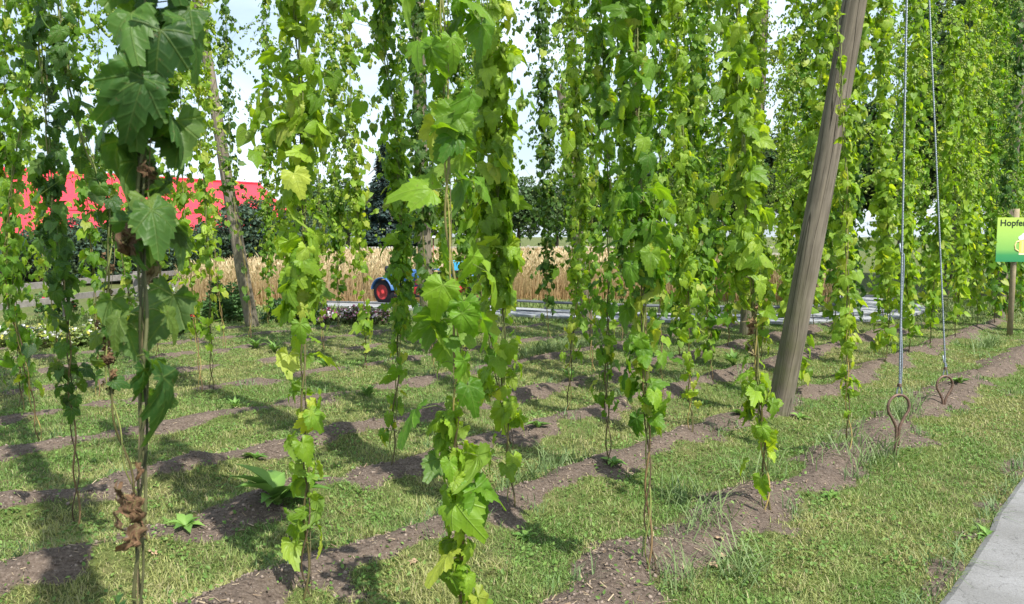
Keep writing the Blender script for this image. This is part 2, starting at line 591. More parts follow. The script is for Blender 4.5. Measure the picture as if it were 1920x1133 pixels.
pts = clusters(150, 20, .05, 2.6, 14, edge_zone)
g = blades(0, 0, 0, .05, .12, .0026, tall_col, lambda x, y, m: rng.uniform(0, 1, len(x)) > .05, lean=.9, pts=pts)
bx, by = [], []
for (px, py, n_, sp) in [(1690, 790, 170, .22), (1560, 870, 70, .2), (1330, 1000, 60, .1), (1000, 905, 110, .2), (1060, 880, 50, .15), (1390, 1075, 90, .08),
                         (1640, 870, 120, .2), (1850, 650, 200, .3), (1270, 940, 50, .1), (1420, 900, 50, .1), (1045, 660, 500, .5), (1270, 1110, 60, .05)]:
    p = gnd(px, py)
    a_ = rng.normal(0, sp, n_)
    bx.append(p[0] + U[0] * a_ + rng.normal(0, .06, n_)); by.append(p[1] + U[1] * a_ + rng.normal(0, .06, n_))
g2 = blades(0, 0, 0, .10, .26, .0030, lambda x, y, m, n: lerp((.09, .16, .055), (.20, .28, .11), rng.uniform(0, 1, n)),
            lambda x, y, m: x > -99, lean=1.1, pts=(np.concatenate(bx), np.concatenate(by)))
g.raw(np.concatenate(g2.v), np.concatenate(g2.f), np.concatenate(g2.c))
te = rng.uniform(-1, 9, 1500); qe = rng.normal(-.03, .035, 1500)
g3 = blades(0, 0, 0, .04, .11, .0028, tall_col, lambda x, y, m: (n_small(x * 2, y * 2) > -.2), lean=1.6,
            pts=(PE[0] + PU[0] * te + PV[0] * qe, PE[1] + PU[1] * te + PV[1] * qe))
g.raw(np.concatenate(g3.v), np.concatenate(g3.f), np.concatenate(g3.c))
tag(g.build('tall_grass', M_GRASS, smooth=False), 'taller loose green grass blades growing along the soil ridges', 'grass', kind='stuff')

# small round-leaved weeds
def weed_leaf_tpl():
    # an ovate leaf along +y, slightly cupped
    v = np.array([[0, 0, 0], [.26, .25, .06], [0, .5, -.02], [-.26, .25, .06], [.3, .6, .08], [-.3, .6, .08], [0, 1, .0]])
    f = np.array([[0, 1, 2], [0, 2, 3], [1, 4, 2], [3, 2, 5], [2, 4, 6], [2, 6, 5]])
    return v, f


WV, WF = weed_leaf_tpl()


def frames(az, pitch, roll=0):
    """local y -> direction (az, pitch up), z -> normal"""
    az = np.asarray(az); pitch = np.broadcast_to(pitch, az.shape)
    y = np.stack([np.cos(az) * np.cos(pitch), np.sin(az) * np.cos(pitch), np.sin(pitch)], -1)
    z = np.stack([-np.cos(az) * np.sin(pitch), -np.sin(az) * np.sin(pitch), np.cos(pitch)], -1)
    x = np.cross(y, z)
    r = np.broadcast_to(roll, az.shape)[:, None]
    x2 = x * np.cos(r) + z * np.sin(r); z2 = -x * np.sin(r) + z * np.cos(r)
    return np.stack([x2, y, z2], -1)


def scatter_weeds(nc, per, y0, y1):
    x, y = clusters(nc, per, .085, y0, y1, lambda x, y: (n_edge(x * 1.3 + 5, y * 1.3) > .0))
    h, m = soil_height(x, y)
    k = (rng.uniform(0, 1, len(x)) > m * .8) & ~on_path(x, y, .0)
    x, y, h = x[k], y[k], h[k]
    n = len(x)
    sz = rng.uniform(.009, .029, n) * (.85 + .035 * y)
    Mx = frames(rng.uniform(0, 6.28, n), rng.uniform(-.2, .9, n), rng.normal(0, .5, n)) * sz[:, None, None]
    c = lerp((.08, .165, .03), (.17, .28, .06), rng.uniform(0, 1, n))
    b = MB(); b.inst(WV, WF, Mx, np.stack([x, y, h + rng.uniform(.004, .03, n)], 1), c)
    return b


tag(scatter_weeds(2200, 22, 2.5, 15).build('ground_cover', M_GRASS, smooth=False), 'low round leaved weeds and clover spread through the lawn', 'ground cover', kind='stuff')

# straw, dry bits and small clods on the soil
x, y = frustum_pts(26000, 2.5, 14, 1.7)
h, m = soil_height(x, y)
k = (m > .3) & ~on_path(x, y); x, y, h = x[k], y[k], h[k]; n = len(x)
b = MB()
SV = np.array([[-.06, 0, 0], [.06, 0, 0], [.05, 1, .05], [-.05, 1, .05]]); SF = np.array([[0, 1, 2], [0, 2, 3]])
L = rng.uniform(.008, .045, n)
b.inst(SV, SF, frames(rng.uniform(0, 6.28, n), rng.normal(0, .2, n), rng.normal(0, .5, n)) * L[:, None, None], np.stack([x, y, h + .006], 1),
       lerp((.16, .11, .07), (.46, .37, .25), rng.uniform(0, 1, n) ** 1.5))
tag(b.build('straw_litter', M_PLAIN, smooth=False), 'bits of straw and dry bark scattered on the soil ridges', 'litter', kind='stuff')
x, y = frustum_pts(30000, 2.5, 13, 1.8)
h, m = soil_height(x, y)
k = (m > .45) & ~on_path(x, y); x, y, h = x[k], y[k], h[k]; n = len(x)
ico = np.array([[0, 0, 1], [.9, 0, .1], [.25, .85, 0], [-.75, .5, .1], [-.7, -.55, 0], [.3, -.85, .1], [0, 0, -.8]])
icf = np.array([[0, 1, 2], [0, 2, 3], [0, 3, 4], [0, 4, 5], [0, 5, 1], [6, 2, 1], [6, 3, 2], [6, 4, 3], [6, 5, 4], [6, 1, 5]])
b = MB()
s_ = rng.uniform(.003, .014, n) ** 1.0 * rng.uniform(.5, 1.2, n)
b.inst(ico, icf, frames(rng.uniform(0, 6.28, n), rng.uniform(-.5, .5, n), rng.normal(0, 1, n)) * s_[:, None, None], np.stack([x, y, h + .002], 1),
       lerp((.09, .066, .052), (.25, .20, .165), rng.uniform(0, 1, n)))
tag(b.build('soil_clods', M_PLAIN, smooth=True), 'small brown crumbs of earth lying on the soil ridges', 'soil', kind='stuff')

# ------------------------------------------------------------------ leaf templates
def leaf_template(nang, rings, lobed, seed, serr=.05, curl=.5, wave=0.0):
    r = np.random.default_rng(seed)
    A = np.linspace(-2.62, 2.62, nang)
    aa = np.abs(A)
    if lobed == 2:
        ctrl = [(0, 1.07), (.16, .95), (.34, .75), (.47, .60), (.62, .66), (.80, .78), (.95, .71), (1.2, .56), (1.5, .47), (1.9, .47), (2.3, .45), (2.62, .36)]
    elif lobed == 1:
        ctrl = [(0, 1.12), (.2, .92), (.42, .72), (.58, .69), (.78, .78), (1.0, .66), (1.5, .54), (2.1, .49), (2.62, .38)]
    else:
        ctrl = [(0, 1.12), (.2, .90), (.5, .73), (.9, .63), (1.4, .55), (2.0, .50), (2.62, .38)]
    Rr = np.interp(aa, [c[0] for c in ctrl], [c[1] for c in ctrl])
    Rr = Rr * (1 + r.normal(0, .02, nang))
    if nang > 20: Rr[1::2] *= 1 - serr * 1.6
    V_ = [[0, 0, 0]]; UV = [[0, 0.001, 0]]
    w1, w2 = r.uniform(.03, .10), r.uniform(0, 6.28)
    fold, droop, tw = r.uniform(.05, .40), curl * r.uniform(.4, 1.6), r.normal(0, .18)
    side = r.uniform(.15, .6)
    for k in range(1, rings + 1):
        q = k / rings
        for a, R_ in zip(A, Rr):
            rr = R_ * q
            x_, y_ = rr * math.sin(a), rr * math.cos(a)
            z_ = fold * abs(x_) * (1 - .4 * q) - droop * (max(y_, 0) ** 2) - side * x_ * x_ + w1 * q * math.cos(3.1 * abs(a) + .2 * w2) + tw * x_ * y_ + wave * q * math.sin(6.5 * a + w2) + wave * .8 * math.sin(9 * rr + w2 * 2) * abs(x_) * 2 + r.normal(0, .008)
            V_.append([x_, y_, z_]); UV.append([x_, y_, 0])
    F_ = [[0, 1 + j, 2 + j] for j in range(nang - 1)]
    for k in range(rings - 1):
        o_ = 1 + k * nang
        for j in range(nang - 1):
            a_, b_, c_, d_ = o_ + j, o_ + j + 1, o_ + nang + j, o_ + nang + j + 1
            F_ += [[a_, c_, d_], [a_, d_, b_]]
    return np.array(V_), np.array(F_)[:, ::-1], np.array(UV)


TPL_HI = [leaf_template(43, 4, l, 10 + i, .075, .75, .05) for i, l in enumerate((2, 1, 1, 0, 1, 1, 0, 2, 0, 1))]
TPL_MID = [leaf_template(15, 2, l, 30 + i) for i, l in enumerate((2, 1, 0, 2))]
TPL_LO = [leaf_template(9, 1, l, 50 + i, curl=.2) for i, l in enumerate((2, 0, 1))]


def crumple(tp, seed):
    v, f, u = tp
    r = np.random.default_rng(seed)
    v = v.copy()
    v[:, 0] *= .55
    ph = r.uniform(0, 6, 4)
    a = v[:, 1] * 1.9
    y = np.sin(a) * .55; z = -(1 - np.cos(a)) * .55
    z = z + .18 * np.sin(v[:, 0] * 16 + ph[0]) * (np.hypot(v[:, 0], v[:, 1])) + .09 * np.sin(v[:, 1] * 14 + ph[1])
    x = v[:, 0] + .10 * np.sin(v[:, 1] * 13 + ph[2])
    return np.stack([x, y, z], 1), f, u


TPL_DRY = [crumple(TPL_HI[i], i) for i in (0, 2, 4)]
TPL_DRYLO = [crumple(TPL_MID[i], i) for i in (0, 2)]

# hop cone: overlapping bracts as a bumpy ovoid
def cone_tpl(seg, rings):
    v = [[0, 0, 0]]
    for k in range(1, rings):
        q = k / rings
        rad = .33 * math.sin(math.pi * min(q * .95 + .05, 1)) * (1 + (.22 if k % 2 else -.1))
        for j in range(seg):
            a = 2 * math.pi * (j + .5 * (k % 2)) / seg
            v.append([rad * math.cos(a), rad * math.sin(a), -q])
    v.append([0, 0, -1])
    f = [[0, 1 + j, 1 + (j + 1) % seg] for j in range(seg)]
    for k in range(rings - 2):
        o_ = 1 + k * seg
        for j in range(seg):
            a, b_ = o_ + j, o_ + (j + 1) % seg
            f += [[a, a + seg, b_ + seg], [a, b_ + seg, b_]]
    e = len(v) - 1; o_ = 1 + (rings - 2) * seg
    f += [[o_ + j, e, o_ + (j + 1) % seg] for j in range(seg)]
    return np.array(v), np.array(f)


CONE_HI, CONE_LO = cone_tpl(8, 7), cone_tpl(4, 3)


def nrm(a): return a / (np.linalg.norm(a, axis=-1, keepdims=True) + 1e-9)


def leaf_frames(m, nref):
    m = nrm(m); z = nrm(nref - m * (nref * m).sum(-1, keepdims=True))
    return np.stack([np.cross(m, z), m, z], -1)


PAL = {  # dark, mid, bright, yellow
    'mid': ((.050, .145, .012), (.120, .255, .018), (.240, .390, .032), (.30, .37, .05)),
    'dark': ((.028, .080, .020), (.055, .140, .026), (.100, .205, .035), (.12, .20, .04)),
    'light': ((.105, .225, .018), (.205, .345, .026), (.320, .450, .055), (.36, .44, .07)),
}


def leaf_cols(n, pal, r, yellow=.05):
    p = [np.array(c) for c in PAL[pal]]
    t = r.beta(1.5, 1.7, n) * 2
    c = np.where((t < 1)[:, None], p[0] * (1 - t[:, None]) + p[1] * t[:, None], p[1] * (2 - t[:, None]) + p[2] * (t[:, None] - 1))
    y_ = r.uniform(0, 1, n) < yellow
    c[y_] = p[3]
    return c * r.uniform(.88, 1.12, (n, 1))


def add_leaves(mb, tpls, junction, mdir, nref, size, c, r):
    Mx = leaf_frames(mdir, nref) * size[:, None, None]
    Mx[:, :, 0] *= r.uniform(.85, 1.12, (len(size), 1))
    k = r.integers(0, len(tpls), len(size))
    for i_, (tv, tf, tu) in enumerate(tpls):
        s_ = k == i_
        if s_.any(): mb.inst(tv, tf, Mx[s_], junction[s_], c[s_], tu)


def resample(path, step):
    path = np.asarray(path, float)
    d = np.r_[0, np.cumsum(np.linalg.norm(np.diff(path, axis=0), axis=1))]
    s_ = np.arange(0, d[-1], step)
    return np.stack([np.interp(s_, d, path[:, i]) for i in range(3)], 1)


DENS = {'hi': 3.3, 'mid': 2.1, 'lo': 1.5}
LSC = {'hi': .82, 'mid': 1.0, 'lo': 1.05}


def vine_meshes(path, seed, lod='mid', pal='mid', leaf=.115, density=55, z_sparse=.9, z_bare=.3, lat=5.0, cones=1.0, yellow=.05,
                dry=0, dryspan=(0, 1), nstem=2, stem_r=.0045, spread=1.0, low_density=.35, gaps=True, dsize=1.0, crown=0.0, stemc=None, lat_z=1.1, cone_z=1.9):
    """returns {'stem','foliage','cones','withered'} batches built along a world-space path"""
    r = np.random.default_rng(seed)
    P = resample(path, .03)
    n = len(P)
    z = P[:, 2]
    seg = {'hi': 7, 'mid': 5, 'lo': 3}[lod]
    stem, fol, con, wi = MB(), MB(), MB(), MB()
    ph = r.uniform(0, 6.28)
    sp_ = P[::{'hi': 1, 'mid': 2, 'lo': 6}[lod]]
    idx = np.arange(len(sp_)) * (.03 * {'hi': 1, 'mid': 2, 'lo': 6}[lod])
    wobx, woby = .012 * np.sin(idx * 2.1 + ph) + .006 * np.sin(idx * 7 + ph), .012 * np.cos(idx * 1.7 + ph)
    for k in range(nstem if lod != 'lo' else 1):
        a = idx * 14 + k * 6.28 / nstem + ph
        rr = stem_r * 1.15 + .004 * np.exp(-idx * 3) * 4 + .004 * np.abs(np.sin(idx * 1.3 + k))
        q = sp_.copy(); q[:, 0] += np.cos(a) * rr + wobx; q[:, 1] += np.sin(a) * rr + woby
        if k == 0: base_c = np.array([(.20, .13, .06), (.10, .085, .03)][r.integers(0, 2)])
        else: base_c = np.array([(.36, .27, .09), (.22, .24, .07), (.09, .06, .035)][r.integers(0, 3)])
        if stemc: base_c = np.array(stemc) * (1 - .35 * k)
        t_ = np.clip((sp_[:, 2] - .5) / 3.0, 0, 1)[:, None] * (.3 if stemc else 1)
        cc = base_c * (1 - t_) + np.array([.18, .24, .07]) * t_
        stem.tube(q, stem_r * (1.1 if k == 0 else .8) * (1 - .4 * idx / (idx[-1] + .1)) * (1.5 if lod == 'lo' else 1), cc, seg)
    if lod == 'hi':
        stem.tube(sp_[::8] + np.array([.004, .004, 0]), .0014, (.22, .17, .10), 4)
    # density along the path
    den = np.clip((z - z_bare) / .25, 0, 1) * (low_density + (1 - low_density) * np.clip((z - z_sparse) / .8, 0, 1))
    den = den * (1 + crown * np.clip((z - 2.25) / .5, 0, 1))
    if gaps:
        den = den * np.clip(1 + .55 * np.sin(z * 5.1 + ph) * np.sin(z * 2.3 + 2 * ph) + .25 * np.sin(z * 11 + ph), .15, 2)
    cnt = r.poisson(density * DENS[lod] * .03 * den)
    ii = np.repeat(np.arange(n), cnt)
    m = len(ii)
    tpls = {'hi': TPL_HI, 'mid': TPL_MID, 'lo': TPL_LO}[lod]
    if m:
        at = P[ii] + r.normal(0, .006, (m, 3))
        # leaves stand in opposite pairs: angles turn by 90 degrees along the bine
        phi = z[ii] * 9.0 + ph + math.pi * r.integers(0, 2, m) + r.normal(0, .6, m)
        sz = leaf * LSC[lod] * r.uniform(.5, 1.2, m) * (1 - .06 * np.clip(z[ii] - 1, 0, 5))
        pl = sz * r.uniform(.35, 1.15, m) * spread
        o_ = np.stack([np.cos(phi), np.sin(phi), 0 * phi], 1)
        J = at + o_ * pl[:, None]; J[:, 2] += pl * r.uniform(-.35, .35, m)
        md = o_ * r.uniform(-.05, .75, (m, 1)) + np.array([0, 0, -1.0]) * r.uniform(.35, 1, (m, 1)) + r.normal(0, .30, (m, 3))
        nr = o_ * .9 + np.array([0, 0, .75]) + r.normal(0, .45, (m, 3))
        c = leaf_cols(m, pal, r, yellow)
        low = z[ii] < z_sparse + .4
        yl = low & (r.uniform(0, 1, m) < (.04 if yellow < .04 else .10))
        c[yl] = np.array(PAL[pal][3]) * r.uniform(.8, 1.1, (yl.sum(), 1))
        add_leaves(fol, tpls, J, md, nr, sz, c, r)
        if lod != 'lo':
            for a, b_, s_ in zip(at, J, sz):
                mid = (a + b_) / 2 + np.array([0, 0, s_ * .12])
                fol.tube([a, mid, b_], [.0016, .0014, .0011], (.20, .26, .09), 3 if lod == 'mid' else 4, cap=False)
    # side shoots with small leaves and cones
    nl = r.poisson(lat * max((z > lat_z).sum() * .03, 0))
    cand = np.where(z > lat_z)[0]
    for _ in range(nl if len(cand) else 0):
        i0 = r.choice(cand); a = P[i0]; ph2 = r.uniform(0, 6.28)
        Ls = r.uniform(.14, .42) * spread
        o_ = np.array([math.cos(ph2), math.sin(ph2), 0])
        tt = np.linspace(0, 1, 5)[:, None]
        q = a + o_ * Ls * tt + np.array([0, 0, 1]) * (Ls * .45 * tt - Ls * 1.0 * tt ** 2)
        fol.tube(q, [.0018, .0016, .0014, .0012, .0008], (.17, .24, .07), 3, cap=False)
        k = r.integers(4, 9) if lod != 'lo' else r.integers(3, 6)
        ti = r.uniform(.2, 1, k)
        at = np.stack([np.interp(ti, tt[:, 0], q[:, j]) for j in range(3)], 1)
        ph3 = r.uniform(0, 6.28, k); o3 = np.stack([np.cos(ph3), np.sin(ph3), 0 * ph3], 1)
        sz = leaf * r.uniform(.35, .75, k)
        md = o3 * .5 + np.array([0, 0, -.7]) + r.normal(0, .35, (k, 3)); nr = o3 + np.array([0, 0, .8]) + r.normal(0, .4, (k, 3))
        add_leaves(fol, tpls if lod != 'hi' else TPL_MID, at + o3 * sz[:, None] * .4, md, nr, sz, leaf_cols(k, pal, r, yellow), r)
        if a[2] > cone_z and cones > 0:
            kc = r.poisson((7 if lod != 'lo' else 5) * cones)
            if kc:
                ti = r.uniform(.3, 1.05, kc)
                at = np.stack([np.interp(ti, tt[:, 0], q[:, j]) for j in range(3)], 1) + r.normal(0, .018, (kc, 3)) - np.array([0, 0, .01])
                Mx = frames(r.uniform(0, 6.28, kc), r.normal(0, .25, kc)) * r.uniform(.026, .042, kc)[:, None, None]
                cv, cf = CONE_HI if lod == 'hi' else CONE_LO
                cc = np.array([.25, .33, .08]) * r.uniform(.75, 1.25, (kc, 1))
                con.inst(cv, cf, Mx, at, cc)
    # withered leaves
    if dry:
        cand = np.where((z > dryspan[0]) & (z < dryspan[1]))[0]
        if len(cand):
            # clumps
            nc = max(1, dry // 3)
            ctr = r.choice(cand, nc)
            ii = np.clip(ctr[r.integers(0, nc, dry)] + r.integers(-2, 3, dry), 0, n - 1)
            phi = r.uniform(0, 6.28, dry); o_ = np.stack([np.cos(phi), np.sin(phi), 0 * phi], 1)
            sz = leaf * r.uniform(.5, .95, dry) * dsize
            J = P[ii] + o_ * r.uniform(.01, .05, (dry, 1))
            md = o_ * .35 + np.array([0, 0, -1]) + r.normal(0, .25, (dry, 3))
            c = lerp((.075, .038, .02), (.20, .115, .065), r.uniform(0, 1, dry))
            add_leaves(wi, TPL_DRY if lod == 'hi' else TPL_DRYLO, J, md, o_ + r.normal(0, .4, (dry, 3)), sz, c, r)
    return dict(stem=stem, foliage=fol, cones=con, withered=wi)


def build_vine(parts, loc, lod, label, group='hop vines', cat='hop vine', extra=None):
    root = empty('hop_vine', loc)
    tag(root, label, cat, group)
    near = lod != 'lo'
    parts['stem'].build('stem', M_STEM, root, loc=loc).location = (0, 0, 0)
    if parts['foliage'].n: parts['foliage'].build('foliage', M_LEAF if near else M_LEAF_FAR, root, loc=loc).location = (0, 0, 0)
    if parts['cones'].n: tag(parts['cones'].build('hop_cones', M_CONE, root, loc=loc), kind='stuff').location = (0, 0, 0)
    if parts['withered'].n: tag(parts['withered'].build('withered_leaves', M_DRY, root, loc=loc), 'curled brown withered leaves').location = (0, 0, 0)
    return root


def pix_path(pts, Y0, lean=0.0, top=6.1, ground=None):
    """photo polyline (pixel x,y from base to top) -> world path at depth Y0; continues up to the wire"""
    W_ = [atY(px, py, Y0) for px, py in pts]
    if ground is not None:
        W_[0] = np.array([ground[0], ground[1], zg(*ground) - .02])
    W_ = np.array(W_)
    a, b_ = W_[-2], W_[-1]
    if b_[2] < top:
        d = (b_ - a) / max(b_[2] - a[2], .05)
        d[:2] = np.clip(d[:2], -.08, .08)
        W_ = np.vstack([W_, b_ + d * (top - b_[2])])
    # smooth
    S = resample(W_, .12)
    for _ in range(6): S[1:-1] = (S[:-2] + 2 * S[1:-1] + S[2:]) / 4
    return S


